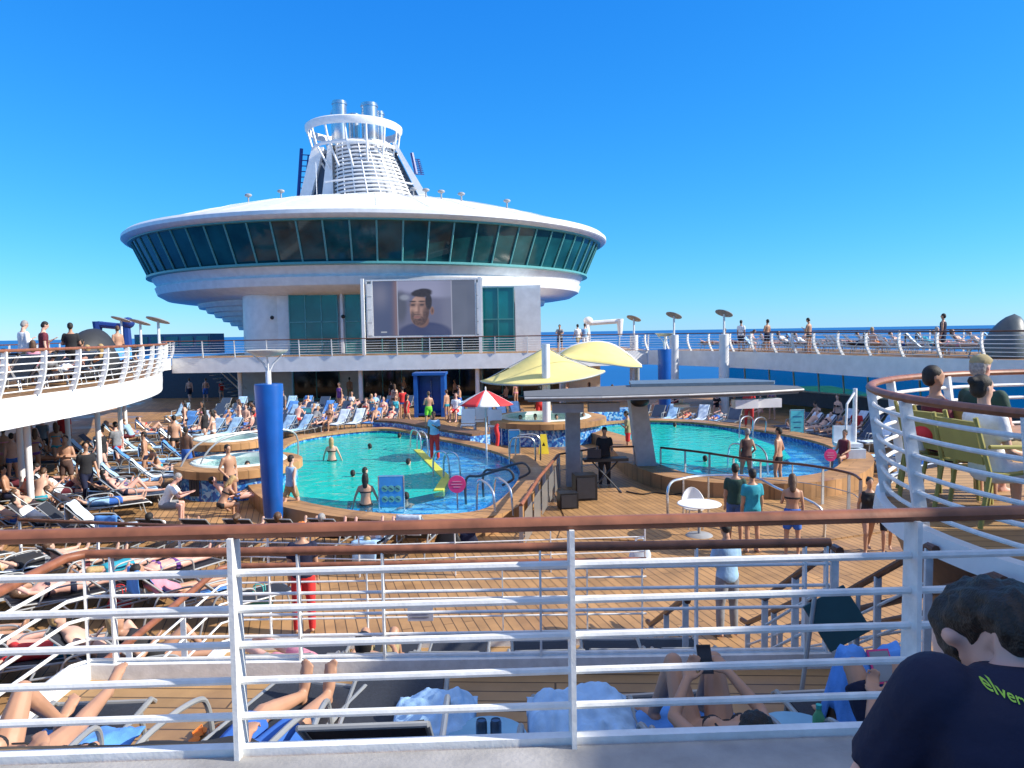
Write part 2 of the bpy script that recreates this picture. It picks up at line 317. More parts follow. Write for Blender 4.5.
POSES=dict(
 stand=dict(p=(0,0,.95),t=(0,.02,1),ua=((-.16,-.03,-1),(.16,-.03,-1)),fa=((-.05,.18,-1),(.05,.18,-1)),th=((-.06,.02,-1),(.06,.02,-1)),sh=((-.02,-.05,-1),(.02,-.05,-1))),
 relaxed=dict(p=(0,0,.94),t=(.05,.02,1),ua=((-.25,-.1,-1),(.3,-.25,-1)),fa=((.1,.35,-1),(-.3,.6,-.6)),th=((-.1,.1,-1),(.08,-.02,-1)),sh=((-.04,-.08,-1),(.02,-.03,-1))),
 walk=dict(p=(0,0,.92),t=(0,.06,1),ua=((-.15,.3,-1),(.15,-.35,-1)),fa=((-.02,.6,-1),(.05,.05,-1)),th=((-.03,-.35,-1),(.03,.38,-1)),sh=((0,-.5,-1),(0,-.06,-1))),
 crossed=dict(p=(0,0,.95),t=(0,-.03,1),ua=((-.3,.1,-1),(.3,.1,-1)),fa=((.9,.55,.12),(-.9,.6,.22)),th=((-.1,.03,-1),(.1,.03,-1)),sh=((-.02,-.03,-1),(.02,-.03,-1))),
 bendarms=dict(p=(0,0,.95),t=(0,.05,1),ua=((-.2,.1,-1),(.2,.1,-1)),fa=((.1,1,-.05),(-.1,1,-.05)),th=((-.07,.02,-1),(.07,.02,-1)),sh=((-.02,-.04,-1),(.02,-.04,-1)),hd=(0,.35,1)),
 phone=dict(p=(0,0,.95),t=(0,.03,1),ua=((-.2,.25,-1),(.16,0,-1)),fa=((.45,.8,.5),(.05,.15,-1)),th=((-.07,.02,-1),(.07,.02,-1)),sh=((-.02,-.04,-1),(.02,-.04,-1)),hd=(0,.4,1)),
 sit=dict(p=(0,0,.50),t=(0,-.1,1),ua=((-.2,.2,-1),(.2,.2,-1)),fa=((.1,.9,-.25),(-.1,.9,-.25)),th=((-.12,1,-.05),(.12,1,-.05)),sh=((-.02,.05,-1),(.02,.05,-1))),
 hunch=dict(p=(0,0,.48),t=(0,.5,1),ua=((-.15,.6,-.8),(.15,.6,-.8)),fa=((.3,.7,.2),(-.3,.7,.2)),th=((-.25,1,-.02),(.25,1,-.02)),sh=((-.02,-.05,-1),(.02,-.05,-1)),hd=(0,.7,1)),
 recline=dict(p=(0,-.08,.47),t=(0,-.85,.62),ua=((-.35,.25,-.75),(.35,.25,-.75)),fa=((.25,.9,.0),(-.25,.9,.05)),th=((-.1,1,.0),(.1,1,.0)),sh=((-.02,1,-.04),(.02,1,-.04)),ft=(0,.3,1),hd=(0,-.5,1)),
 kneeup=dict(p=(0,-.08,.47),t=(0,-.8,.68),ua=((-.35,.3,-.75),(.4,.5,-.5)),fa=((.3,.9,.1),(-.6,.6,.6)),th=((-.1,.72,.72),(.12,1,0)),sh=((-.02,.55,-.8),(.02,1,-.04)),ft=(0,1,.1),hd=(0,-.3,1)),
 kneesup=dict(p=(0,-.1,.47),t=(0,-.8,.66),ua=((-.3,.6,-.5),(.3,.6,-.5)),fa=((.35,.8,.5),(-.35,.8,.5)),th=((-.14,.68,.75),(.14,.66,.75)),sh=((-.03,.5,-.85),(.03,.52,-.85)),ft=(0,1,-.1),hd=(0,-.25,1)),
 lie=dict(p=(0,0,.47),t=(0,-1,.06),ua=((-.5,.6,-.1),(.6,-.6,.3)),fa=((.1,1,.1),(-.6,-.5,.3)),th=((-.1,1,.02),(.1,1,.0)),sh=((-.02,1,-.03),(.02,1,-.03)),ft=(0,.4,1),hd=(0,-1,.25)),
 prone=dict(p=(0,0,.46),t=(0,-1,.02),ua=((-.8,-.5,.1),(.8,-.5,.1)),fa=((.5,-.8,-.1),(-.5,-.8,-.1)),th=((-.1,1,.02),(.1,1,.0)),sh=((-.02,1,.06),(.02,1,.03)),ft=(0,1,-.3),hd=(0,-1,.25),flip=1),
 swim=dict(p=(0,0,-.62),t=(0,.12,1),ua=((-.9,.4,-.35),(.9,.4,-.35)),fa=((-.3,.9,.1),(.3,.9,.1)),th=((-.2,.1,-1),(.2,-.2,-1)),sh=((-.1,-.4,-1),(.1,-.5,-1))),
 wade=dict(p=(0,0,.95),t=(0,.0,1),ua=((-.45,.05,-1),(.45,.05,-1)),fa=((-.3,.3,-1),(.3,.3,-1)),th=((-.08,.05,-1),(.08,-.02,-1)),sh=((-.02,-.05,-1),(.02,-.05,-1))),
 leanrail=dict(p=(0,0,.94),t=(0,.3,1),ua=((-.3,.6,-.8),(.3,.6,-.8)),fa=((.4,.9,.05),(-.4,.9,.05)),th=((-.08,-.1,-1),(.1,.1,-1)),sh=((-.02,-.06,-1),(.02,-.12,-1)),hd=(0,.15,1)),
)
def skel(P):
    S={}; t=V(*P['t']).normalized(); flip=P.get('flip'); R=V(1,0,0); f=t.cross(R).normalized()
    if flip: f=-f
    S['t']=t;S['f']=f; p=V(*P['p']); S['p']=p; S['ch']=p+t*.47; S['nk']=p+t*.55
    h=V(*P.get('hd',P['t'])).normalized(); S['h']=h; S['hf']=(h.cross(R)).normalized()*(-1 if flip else 1); S['hc']=S['nk']+t*P.get('nl',.03)+h*P.get('hl',.145)
    if 'look' in P: S['hf']=V(*P['look']).normalized()
    for i,sx in((0,-1),(1,1)):
        sh=p+t*P.get('st',.455)+R*sx*.165; el=sh+V(*P['ua'][i]).normalized()*.285; wr=el+V(*P['fa'][i]).normalized()*.25
        hp=p-t*.03+R*sx*.085; kn=hp+V(*P['th'][i]).normalized()*.43; an=kn+V(*P['sh'][i]).normalized()*.42
        S[i]=dict(sh=sh,el=el,wr=wr,hp=hp,kn=kn,an=an,hd=V(*P['fa'][i]).normalized(),ft=V(*P.get('ft',(0,1,-.15))).normalized())
    return S
def frame(z,x=V(1,0,0)):
    z=z.normalized(); x=(x-z*x.dot(z)).normalized(); y=z.cross(x); return Matrix((x,y,z)).transposed()
def torso(m,S,k=0.0,t0=-.10,t1=.60,fem=0):
    st=[(-.11,.10,.085),(-.05,.158,.112),(0,.165,.115),(.10,.148,.102),(.2,.138-.012*fem,.096),(.32,.158,.11+.01*fem),(.40,.172,.112),(.46,.168,.10),(.50,.125,.08),(.54,.068,.062),(.62,.055,.056)]
    st=[q for q in st if t0<=q[0]<=t1]; B=Matrix((V(1,0,0),S['f'],S['t'])).transposed(); vs=[];n=14
    for (a,rx,ry) in st:
        for j in range(n):
            q=2*PI*j/n; vs.append(S['p']+B@V((rx+k)*math.cos(q),(ry+k)*math.sin(q),a))
    fs=[(i*n+j,i*n+(j+1)%n,(i+1)*n+(j+1)%n,(i+1)*n+j) for i in range(len(st)-1) for j in range(n)]
    fs+= [tuple(range(n-1,-1,-1)),tuple((len(st)-1)*n+j for j in range(n))]; m.add(vs,fs)
def limb(m,a,b,ra,rb,seg=10):
    mid=a.lerp(b,.35); m.tube([a,mid,b],[ra,(ra*.72+rb*.3)*1.05,rb],seg); m.ell(a,(ra,ra,ra)); m.ell(b,(rb,rb,rb))
def hand(m,S,i,fine):
    q=S[i]; d=q['hd']; w=q['wr']; side=V(-1 if i else 1,0,0); B=frame(d,side)
    if not fine: m.ell(w+d*.085,(.032,.02,.095),B); m.ell(w+d*.05+B@V(.035,.01,0),(.014,.014,.04),B); return
    m.ell(w+d*.045,(.042,.018,.052),B)
    for k,(x,l) in enumerate([(.03,.066),(.011,.076),(-.009,.072),(-.028,.055)]):
        b=w+d*.085+B@V(x,0,0); c=b+d*l*.5+B@V(0,-.006,0); e=c+d*l*.42+B@V(0,-.03,0); m.tube([w+d*.05+B@V(x*.7,0,0),b,c,e],[.010,.0095,.0085,.007],7); m.ell(e,(.007,.007,.007),None,0,6,5)
    b=w+d*.03+B@V(.032,0,0); c=b+d*.035+B@V(.026,-.012,0); m.tube([b,c,c+d*.03+B@V(.004,-.012,0)],[.013,.011,.009],7)
def bodymesh(P,fem,fine):
    S=skel(P); m=MB(); torso(m,S,0,fem=fem); h=S['hc']; B=Matrix((S['hf'].cross(S['h']),S['hf'],S['h'])).transposed()
    m.tube([S['p']+S['t']*.46,S['nk']+S['t']*.05,h-S['h']*.05],[.062,.054,.052],10)
    m.ell(h+B@V(0,-.005,.02),(.076,.094,.098),B,0,14,9); m.ell(h+B@V(0,.022,-.055),(.056,.066,.066),B,0,12,8); m.ell(h+B@V(0,.096,-.012),(.013,.018,.024),B); m.ell(h+B@V(0,.08,.02),(.05,.015,.012),B); m.ell(h+B@V(0,.078,-.055),(.024,.012,.010),B)
    for s in(-1,1): m.ell(h+B@V(.078*s,-.008,-.005),(.010,.018,.03),B)
    for i in(0,1):
        q=S[i]; limb(m,q['sh'],q['el'],.05 if not fem else .043,.038 if not fem else .034); limb(m,q['el'],q['wr'],.04 if not fem else .035,.026); hand(m,S,i,fine)
        limb(m,q['hp'],q['kn'],.088,.054); m.tube([q['kn'],q['kn'].lerp(q['an'],.3)+V(0,-.012,0),q['an']],[.052,.054,.034],10); m.ell(q['an'],(.036,.04,.04)); m.ell(q['kn'],(.055,.055,.055))
        d=q['ft']; sh=(q['an']-q['kn']).normalized(); B2=frame(d); a=q['an']+sh*.035
        m.ell(a+d*.075,(.042,.034,.115),B2); m.ell(a-d*.03,(.034,.036,.045),B2); m.ell(a+d*.14,(.046,.022,.055),B2)
        if fine:
            for k in range(5): m.ell(a+d*(.205-.012*abs(k-1.2))+B2@V((.036-.018*k)*(-1 if i else 1)*-1,0,0),(.010,.010,.02),B2,0,6,5)
    if fem:
        for s in(-1,1): m.ell(S['p']+S['t']*.34+S['f']*.09+V(.075*s,0,0),(.058,.05,.058))
    return S,m
def remesh(m,vox,sm=3):
    me=m.mesh('t',[],0.0); o=bpy.data.objects.new('t',me); C.objects.link(o)
    md=o.modifiers.new('r','REMESH'); md.mode='VOXEL'; md.voxel_size=vox; md.use_smooth_shade=True
    s=o.modifiers.new('s','SMOOTH'); s.factor=.5; s.iterations=sm
    bpy.context.view_layer.update(); out=bpy.data.meshes.new_from_object(o.evaluated_get(bpy.context.evaluated_depsgraph_get()))
    bpy.data.objects.remove(o); bpy.data.meshes.remove(me)
    for p in out.polygons: p.use_smooth=True
    out.materials.clear(); out.materials.append(None); return out
BODY={}
def get(pose,fem,fine):
    key=(pose,fem,fine)
    if key in BODY: return BODY[key]
    P=POSES[pose]; S,m=bodymesh(P,fem,fine); D={'S':S,'body':remesh(m,.0085 if fine else .021,3 if fine else 2)}
    D['body'].name='person_body'; BODY[key]=D; return D
def garment(pose,fem,fine,kind):
    D=get(pose,fem,fine)
    if kind in D: return D[kind]
    S=D['S']; m=MB(); h=S['hc']; B=Matrix((S['hf'].cross(S['h']),S['hf'],S['h'])).transposed()
    vox=.011 if fine else .024
    if kind in('tshirt','longshirt','vest'):
        torso(m,S,.022,-.06 if kind!='longshirt' else -.11,.52 if pose!='near_back' else .56,fem)
        if fem:
            for s in(-1,1): m.ell(S['p']+S['t']*.34+S['f']*.09+V(.075*s,0,0),(.07,.065,.07))
        for i in(0,1):
            q=S[i]; e=q['sh'].lerp(q['el'],1.0 if kind=='longshirt' else .68)
            if kind!='vest': m.tube([q['sh']-V(0,0,.0)-(q['el']-q['sh'])*.1,q['sh'],e],[.055,.072,.064],10); m.ell(q['sh'],(.07,.07,.07))
            else: m.ell(q['sh']-V(.04*(1 if i else -1),0,0),(.06,.065,.065))
            if kind=='longshirt': limb(m,q['el'],q['wr'],.055,.042)
    elif kind in('shorts','trousers','skirt'):
        torso(m,S,.018,-.11,.11)
        for i in(0,1):
            q=S[i]; e=q['hp'].lerp(q['kn'],.78 if kind!='trousers' else 1)
            m.tube([q['hp'],q['hp'].lerp(e,.5),e],[.105,.098,.088 if kind!='trousers' else .07],10); m.ell(q['hp'],(.103,.103,.103))
            if kind=='trousers': limb(m,q['kn'],q['an'],.07,.056)
    elif kind in('trunks','bottoms'):
        torso(m,S,.012,-.11,.03 if kind=='bottoms' else .06)
        for i in(0,1):
            q=S[i]; m.tube([q['hp']-(q['kn']-q['hp'])*.1,q['hp'].lerp(q['kn'],.16 if kind=='bottoms' else .3)],.098,10)
    elif kind=='bikini':
        B2=Matrix((V(1,0,0),S['f'],S['t'])).transposed(); m.lathe([(.150,.30),(.166,.31),(.172,.34),(.150,.35)],16,(0,0,0),0,sy=.72)
        m.v=[S['p']+B2@v for v in m.v]
        for s in(-1,1): m.ell(S['p']+S['t']*.335+S['f']*.098+V(.075*s,0,0),(.056,.05,.052)); m.tube([S['p']+S['t']*.36+S['f']*.12+V(.08*s,0,0),S['p']+S['t']*.48+S['f']*.05+V(.06*s,0,0),S['nk']-S['f']*.045],.008,5)
    elif kind in('short','long','bun'):
        m.ell(h+B@V(0,-.016,.035),(.084,.096,.09),B,0,14,9); m.ell(h+B@V(0,-.045,-.01),(.079,.07,.085),B,0,12,8)
        if kind=='long':
            m.ell(h+B@V(0,-.07,-.09),(.085,.05,.14),B); m.ell(h+B@V(0,-.085,-.2),(.075,.035,.12),B)
            for s in(-1,1): m.ell(h+B@V(.072*s,-.03,-.07),(.022,.045,.12),B)
        if pose=='near_back': m.ell(h+B@V(0,-.07,-.055),(.074,.055,.08),B); m.ell(h+B@V(0,-.068,-.125),(.068,.05,.075),B); m.ell(h+B@V(0,-.05,-.165),(.060,.05,.05),B)
        if kind=='bun': m.ell(h+B@V(0,-.10,.07),(.045,.045,.045),B)
        if False:
            for k in range(170):
                a=k*2.4; b=random.uniform(.05,1.25); d=V(math.cos(a)*math.sin(b),math.sin(a)*math.sin(b)-.2,math.cos(b)); m.ell(h+B@(V(0,-.02,.03)+V(d.x*.083,d.y*.096,d.z*.09)),(.008,.034,.008),B@Matrix.Rotation(a*1.7,3,'Z')@Matrix.Rotation(.4,3,'X'),0,6,5)
    elif kind in('cap','capback'):
        m.ell(h+B@V(0,-.008,.05),(.087,.103,.075),B,0,14,9)
        m.add([h+B@V(x,y,z) for (x,y,z) in[(-.07,.06,.05),(.07,.06,.05),(.06,.16,.035),(0,.185,.045),(-.06,.16,.035),(-.07,.06,.065),(.07,.06,.065),(.06,.16,.047),(0,.185,.057),(-.06,.16,.047)]],[(0,1,2,3,4),(9,8,7,6,5),(0,5,6,1),(1,6,7,2),(2,7,8,3),(3,8,9,4),(4,9,5,0)])
    elif kind=='glasses':
        for s in(-1,1): m.ell(h+B@V(.032*s,.088,.012),(.026,.012,.019),B); m.box(h+B@V(.074*s,.03,.016),(.006,.11,.008),R=B)
    if kind in('bikini','glasses'): me=m.mesh(kind,[None],0.0)
    else: me=remesh(m,vox if kind not in('short','long','bun','cap') else (.006 if fine else .018),1 if fine else 2)
    if kind in('bikini','glasses'):
        me.materials.clear(); me.materials.append(None)
        for p in me.polygons: p.use_smooth=True
    if fine and kind in('short','long','bun'):
        me.calc_loop_triangles(); ns=[v.normal.copy() for v in me.vertices]
        for v,n_ in zip(me.vertices,ns):
            p=v.co; v.co=p+n_*(.007*noise.noise(V(p.x*95,p.y*30,p.z*30))+.006*noise.noise(V(p.x*40,p.y*14,p.z*22)+V(5,1,2))+.004)
    me.name=kind; D[kind]=me; return me
PN={'short':'hair','long':'hair','bun':'hair','tshirt':'shirt','longshirt':'long_sleeved_shirt','vest':'vest','shorts':'shorts','trunks':'swim_trunks','bottoms':'swim_bottoms','bikini':'bikini_top','trousers':'trousers','skirt':'skirt','cap':'cap','glasses':'sunglasses'}
def wear(root,me,name,m):
    o=bpy.data.objects.new(name,me); C.objects.link(o); o.parent=root; o.material_slots[0].link='OBJECT'; o.material_slots[0].material=m; return o
def person(pose,loc,rz,label,skin='tan',hair=('dark','short'),top=None,bottom=('navy','trunks'),hat=None,fem=0,h=1.72,fine=False,group=None,glasses=False,rx=0):
    D=get(pose,fem,fine)
    o=bpy.data.objects.new('person',D['body']); C.objects.link(o); o.material_slots[0].link='OBJECT'; o.material_slots[0].material=SKIN[skin]
    s=h/1.72; o.location=loc; o.rotation_euler=(rx,0,rz); o.scale=(s,s,s); tag(o,label,'person',group)
    if hair: wear(o,garment(pose,fem,fine,hair[1]),'hair',HAIR[hair[0]])
    for g in (top,bottom):
        if g: wear(o,garment(pose,fem,fine,g[1]),PN[g[1]],CL[g[0]])
    if hat: wear(o,garment(pose,fem,fine,'cap'),'cap',CL[hat])
    if glasses: wear(o,garment(pose,fem,fine,'glasses'),'sunglasses',BLK)
    return o
ORD=['leftmost','second from left','third from left','fourth from left','fifth from left','sixth from left','seventh from left','eighth from left','ninth from left','tenth from left','eleventh from left','twelfth from left','thirteenth from left','fourteenth from left']
def rnd_person(pose,loc,rz,place,h=None,**kw):
    """a random bather; place is a phrase that finds the person"""
    fem=random.random()<.45; sk=random.choice(['tan','tan','light','pink','light']); hc=random.choice(['dark','dark','brown','blond','grey' if not fem else 'brown']); hk='long' if fem and random.random()<.7 else ('bun' if fem else 'short')
    if fem:
        c=random.choice(['black','red','navy','teal','orange','pink','purple','white']); top=(c,'bikini') if random.random()<.7 else (c,random.choice(['tshirt','vest'])); bot=(c,'bottoms')
        d=f"woman in {CNAME.get(c,c)} "+('bikini' if top[1]=='bikini' else 'top')
    else:
        c=random.choice(['navy','black','red','blue','grey','teal','khaki','maroon']); bot=(c,random.choice(['trunks','shorts'])); top=None; d=f"shirtless man in {CNAME.get(c,c)} shorts"
        if random.random()<.35: c2=random.choice(['white','black','grey','blue','red','lightblue']); top=(c2,'tshirt'); d=f"man in {CNAME.get(c2,c2)} t-shirt"
    return person(pose,loc,rz,f"{d} {place}",sk,(hc,hk),top,bot,None,int(fem),h or random.uniform(1.6,1.8),False,**kw)
# ------------------------------------------------------------------ sun loungers and towels
def lounger_proto(up_,sl):
    a=math.radians(up_); root=thing('sun_lounger','p','lounger'); hy=-.12; L=.78
    by,bz=-math.cos(a)*L,math.sin(a)*L
    m=MB()
    for s in(-1,1):
        m.tube([(s*.31,1.0,.30),(s*.31,.95,.34),(s*.31,hy,.34)],.018,8); m.tube([(s*.30,hy,.35),(s*.30,hy+by,.35+bz)],.016,8); m.tube([(s*.31,hy,.34),(s*.31,-.86,.34)],.016,8)
    m.tube([(-.31,1.0,.30),(.31,1.0,.30)],.018,8); m.tube([(-.30,hy+by,.35+bz),(.30,hy+by,.35+bz)],.016,8); m.tube([(-.31,-.86,.34),(.31,-.86,.34)],.016,8)
    m.obj('frame',FRAME,root)
    MB().grid(lambda u,v:(-.29+.58*u,hy+(.98-hy)*v,.352-.03*math.sin(PI*v)*math.sin(PI*u)-(.05*max(0,v-.9)/.1)),4,10,0,.012).obj('seat_sling',sl,root)
    MB().grid(lambda u,v:(-.285+.57*u,hy+by*v,.36+bz*v-.02*math.sin(PI*u)),4,6,0,.012).obj('backrest_sling',sl,root)
    for s in(-1,1):
        MB().tube(spline([(s*.34,.22,.34),(s*.35,.20,.50),(s*.35,.12,.58),(s*.35,-.15,.60),(s*.34,-.42,.56),(s*.33,-.52,.36)],5),.017,8).obj('armrest',FRAME,root)
    for s in(-1,1):
        MB().tube([(s*.31,.78,.34),(s*.32,.86,.0)],.018,8).obj('leg',FRAME,root); MB().tube([(s*.31,-.62,.34),(s*.32,-.72,.0)],.018,8).obj('leg',FRAME,root)
    return root
def lounger_far(up_,sl):
    a=math.radians(up_); m=MB(); L=.78; by,bz=-math.cos(a)*L,math.sin(a)*L; hy=-.12
    m.grid(lambda u,v:(-.29+.58*u,hy+(.98-hy)*v,.352),1,2,0,.02); m.grid(lambda u,v:(-.285+.57*u,hy+by*v,.36+bz*v),1,2,0,.02)
    for s in(-1,1):
        m.tube([(s*.31,1.0,.33),(s*.31,-.86,.33)],.02,5,1); m.tube([(s*.34,.2,.33),(s*.35,.12,.58),(s*.35,-.3,.6),(s*.33,-.5,.34)],.02,5,1); m.tube([(s*.3,hy,.35),(s*.3,hy+by,.35+bz)],.018,5,1)
        m.tube([(s*.31,.8,.34),(s*.32,.86,0)],.02,5,1); m.tube([(s*.31,-.62,.34),(s*.32,-.7,0)],.02,5,1)
    return m.mesh('sun_lounger',[sl,FRAME],.7)
PROTO={}
def lounger(loc,rz,label,up_=45,near=True,navy=False,group=None):
    k=(up_,near,navy); sl=SLINGB if navy else SLING
    if near:
        if k not in PROTO: PROTO[k]=lounger_proto(up_,sl); o=PROTO[k]; o.location=loc; o.rotation_euler=(0,0,rz)
        else: o=dup(PROTO[k],loc,rz)
    else:
        if k not in PROTO: PROTO[k]=lounger_far(up_,sl)
        o=bpy.data.objects.new('sun_lounger',PROTO[k]); C.objects.link(o); o.location=loc; o.rotation_euler=(0,0,rz)
    o['label']=label; o['category']='lounger'
    if group: o['group']=group
    return o
TW={}
def towel(loc,rz,label,m,up_=45,seed=0,group=None,full=True):
    k=(up_,seed%3,full)
    if k not in TW:
        a=math.radians(up_); L=.78; hy=-.12; prof=[(hy-math.cos(a)*L-.05,.30+math.sin(a)*L-.3),(hy-math.cos(a)*L-.035,.40+math.sin(a)*L),(hy-math.cos(a)*L*.97,.41+math.sin(a)*L)]
        prof+= [(hy-math.cos(a)*L*q,.395+math.sin(a)*L*q) for q in(.7,.4,.12)]+[(hy+.05,.372)]
        prof+= ([(.2,.365),(.5,.362),(.86,.366)] if full else [(.12,.366)])
        P=resample(spline([(0,y,z) for y,z in prof],4),.06); sd_=seed*7.3
        def fn(u,v):
            x=-.25+.5*u; i=min(len(P)-1,int(round(v*(len(P)-1)))); p=P[i]; n=noise.noise(Vector((x*5+sd_,v*9,sd_)))
            return (x*(1+.08*math.sin(v*7+sd_)),p.y+n*.02,p.z+.008+abs(noise.noise(Vector((x*9,v*14,sd_+3))))*.035)
        TW[k]=MB().grid(fn,10,len(P)-1,0,.008).mesh('towel',[None],0.0)
        for p in TW[k].polygons: p.use_smooth=True
    o=bpy.data.objects.new('towel',TW[k]); C.objects.link(o); o.location=loc; o.rotation_euler=(0,0,rz); o.material_slots[0].link='OBJECT'; o.material_slots[0].material=m
    return tag(o,label,'towel',group)
TN={'light blue':TOWL,'blue':TOWB,'pale':TOWW}
def row(place,pts,rz,near=True,navy=False,occ=.4,tow=.4,poses=('recline','kneeup','lie'),ups=(45,),chosen=None,h=None):
    """loungers standing in a row; pts sorted left to right as seen"""
    pts=sorted(pts,key=lambda p:scr(p)[0]); n=len(pts)
    for i,p in enumerate(pts):
        pos=(ORD[i] if i<n-1 or n==1 else 'rightmost'); u=random.choice(ups); r=rz+random.uniform(-.06,.06); what=chosen[i] if chosen else None
        x=random.random(); t=random.random()<tow
        pp=None
        if x<occ: pp=random.choice(poses); u=45 if pp in('recline','kneeup','kneesup') else 5
        tc=random.choice(['light blue','light blue','blue','pale']) if t else None
        st='taken' if pp else ('towel-covered' if t else 'empty')
        lounger(p,r,f"{st} {'navy' if navy else 'charcoal'} lounger, {pos} in {place}",u,near,navy,"loungers in "+place)
        if t: towel(p,r,f"{tc} towel on the lounger {pos} in {place}",TN[tc],u,i,"towels in "+place)
        if pp:
            d={'recline':'reclining','kneeup':'knee raised','lie':'lying flat','prone':'face down','kneesup':'knees raised'}[pp]
            rnd_person(pp,Vector(p)-Vector((0,0,.0)),r,f"{d}, {pos} in {place}",h,group="people in "+place)
# ------------------------------------------------------------------ sea and decks
def seamat():
    m=mat('sea_water',(.006,.09,.30),.35,spec=.2,var=.2,scale=.004,bump=.6,bscale=.15); return m
m=MB(); m.add([(-90000,-20000,-27),(90000,-20000,-27),(90000,150000,-27),(-90000,150000,-27)],[(0,1,2,3)]); struct('sea',m,seamat(),'deep blue sea reaching the horizon','sea')
PL=spline([(x,y,0) for x,y in[(-9.0,31.5),(-7.7,33.7),(-6.1,34.6),(-4.8,33.8),(-3.6,31.8),(-2.1,29.8),(-.5,27.2),(.2,24.6),(.15,21.7),(-.6,18.5),(-1.9,17.85),(-3.3,18.1),(-4.75,18.9),(-6.1,20.2),(-7.6,23.2),(-8.7,27.5)]],5,True)
PR=spline([(x,y,0) for x,y in[(3.7,34.8),(5.8,36.2),(8.3,35.4),(10.5,32.2),(11.5,29.1),(11.5,26.7),(10.9,24.7),(9.5,22.6),(7.7,21.7),(5.5,22.2),(4.6,24.6),(4.5,27.5),(4.6,30.5),(4.0,32.8)]],5,True)
RZ=.45
deck_out=[(-26,5.9),(5.2,5.9),(24,5.9),(26,62),(-30,62)]
pd=flat('pool_deck',deck_out,[offset(PL,.3,True),offset(PR,.3,True)],0,TEAK); tag(pd,'teak pool deck around the two pools','deck',None,'structure')
def ringband(P,w,z0,z1,mt,mi,name,label,inner_depth=-1.25):
    A=P; B=offset(P,w,True); area=sum(P[i].x*P[(i+1)%len(P)].y-P[(i+1)%len(P)].x*P[i].y for i in range(len(P)))
    if area<0: B=offset(P,-w,True)
    n=len(P)
    root=thing(name,label,'pool',P[0])
    c=MB()
    for i in range(n):
        j=(i+1)%n; a,b,d,e=A[i],A[j],B[j],B[i]; q=lambda v,z:(v.x,v.y,z)
        ov=.06; a2=a.lerp(e,-ov/w); b2=b.lerp(d,-ov/w)
        c.add([q(a2,z1),q(b2,z1),q(d,z1),q(e,z1),q(a2,z1-.09),q(b2,z1-.09),q(d,z0),q(e,z0)],[(0,1,2,3),(0,4,5,1),(3,2,6,7)])
    c.obj('coaming',mt,root,None)
    c=MB()
    for i in range(n):
        j=(i+1)%n; c.add([(A[i].x,A[i].y,z1-.05),(A[j].x,A[j].y,z1-.05),(A[j].x,A[j].y,inner_depth),(A[i].x,A[i].y,inner_depth)],[(0,1,2,3)])
    c.obj('tiled_wall',mi,root,.6)
    return root
def poly_mesh(P,z): 
    m=MB(); m.add([(p[0],p[1],z) for p in P],[tuple(range(len(P)))]); return m
r=ringband(PL,.62,0,RZ,TEAKR,MOS,'swimming_pool','left swimming pool with turquoise water, yellow tile strip and wooden rim')
poly_mesh(PL,-1.2).obj('pool_floor',POOLB,r,None)
led=[p for p in PL]
L2=[Vector(p) for p in[(-3.75,31.4,0),(-3.55,29.2,0),(-2.75,26.3,0),(-1.95,23.4,0),(-2.0,21.4,0),(-3.0,20.4,0),(-4.6,20.3,0),(-6.0,21.0,0)]]
mb=MB()
ki=min(range(len(PL)),key=lambda i:(PL[i]-L2[0]).length); kj=min(range(len(PL)),key=lambda i:(PL[i]-L2[-1]).length)
arc=[];i=ki
while i!=kj: arc.append(PL[i]); i=(i+1)%len(PL)
arc.append(PL[kj])
lp=flat('pool_ledge',[tuple(p) for p in arc]+[tuple(p) for p in reversed(L2)],[],.06,MOSF,.1); lp.parent=r; lp.location=lp.location-r.location
mb=MB(); Q=L2[1:5]; Q2=offset(Q,.28)
for a in range(3): mb.add([Q[a]+V(0,0,.1),Q[a+1]+V(0,0,.1),Q2[a+1]+V(0,0,.1),Q2[a]+V(0,0,.1),Q[a]+V(0,0,.3),Q[a+1]+V(0,0,.3),Q2[a+1]+V(0,0,.3),Q2[a]+V(0,0,.3)],[(4,5,6,7),(0,1,5,4),(2,3,7,6),(1,2,6,5),(3,0,4,7)])
mb.obj('tile_strip',YTILE,r,None)
m=MB(); 
arc2=[];i=kj
while i!=ki: arc2.append(PL[i]); i=(i+1)%len(PL)
arc2.append(PL[ki])
wo=flat('deep_water',[tuple(p) for p in arc2]+[tuple(p) for p in L2],[],.27,PWAT); wo.parent=r; wo.location=wo.location-r.location
wo=flat('ledge_water',[tuple(p) for p in arc]+[tuple(p) for p in reversed(L2)],[],.27,LWAT); wo.parent=r; wo.location=wo.location-r.location
r=ringband(PR,.85,0,RZ,TEAKR,MOS,'swimming_pool','right swimming pool half in the shade of the upper deck, wooden rim')
poly_mesh(PR,-1.2).obj('pool_floor',POOLB,r,None)
ctr=Vector((7.2,29,0)); inn=[Vector((9.3,34.2,0)),Vector((9.9,31,0)),Vector((10.1,28.2,0)),Vector((9.6,26,0)),Vector((8.3,24.6,0)),Vector((6.6,24.3,0)),Vector((5.5,25.4,0))]
ki=min(range(len(PR)),key=lambda i:(PR[i]-inn[0]).length); kj=min(range(len(PR)),key=lambda i:(PR[i]-inn[-1]).length)
arc=[];i=ki
while i!=kj: arc.append(PR[i]); i=(i+1)%len(PR)
arc.append(PR[kj])
lp=flat('pool_ledge',[tuple(p) for p in arc]+[tuple(p) for p in reversed(inn)],[],.06,MOSF,.1); lp.parent=r; lp.location=lp.location-r.location
arc2=[];i=kj
while i!=ki: arc2.append(PR[i]); i=(i+1)%len(PR)
arc2.append(PR[ki])
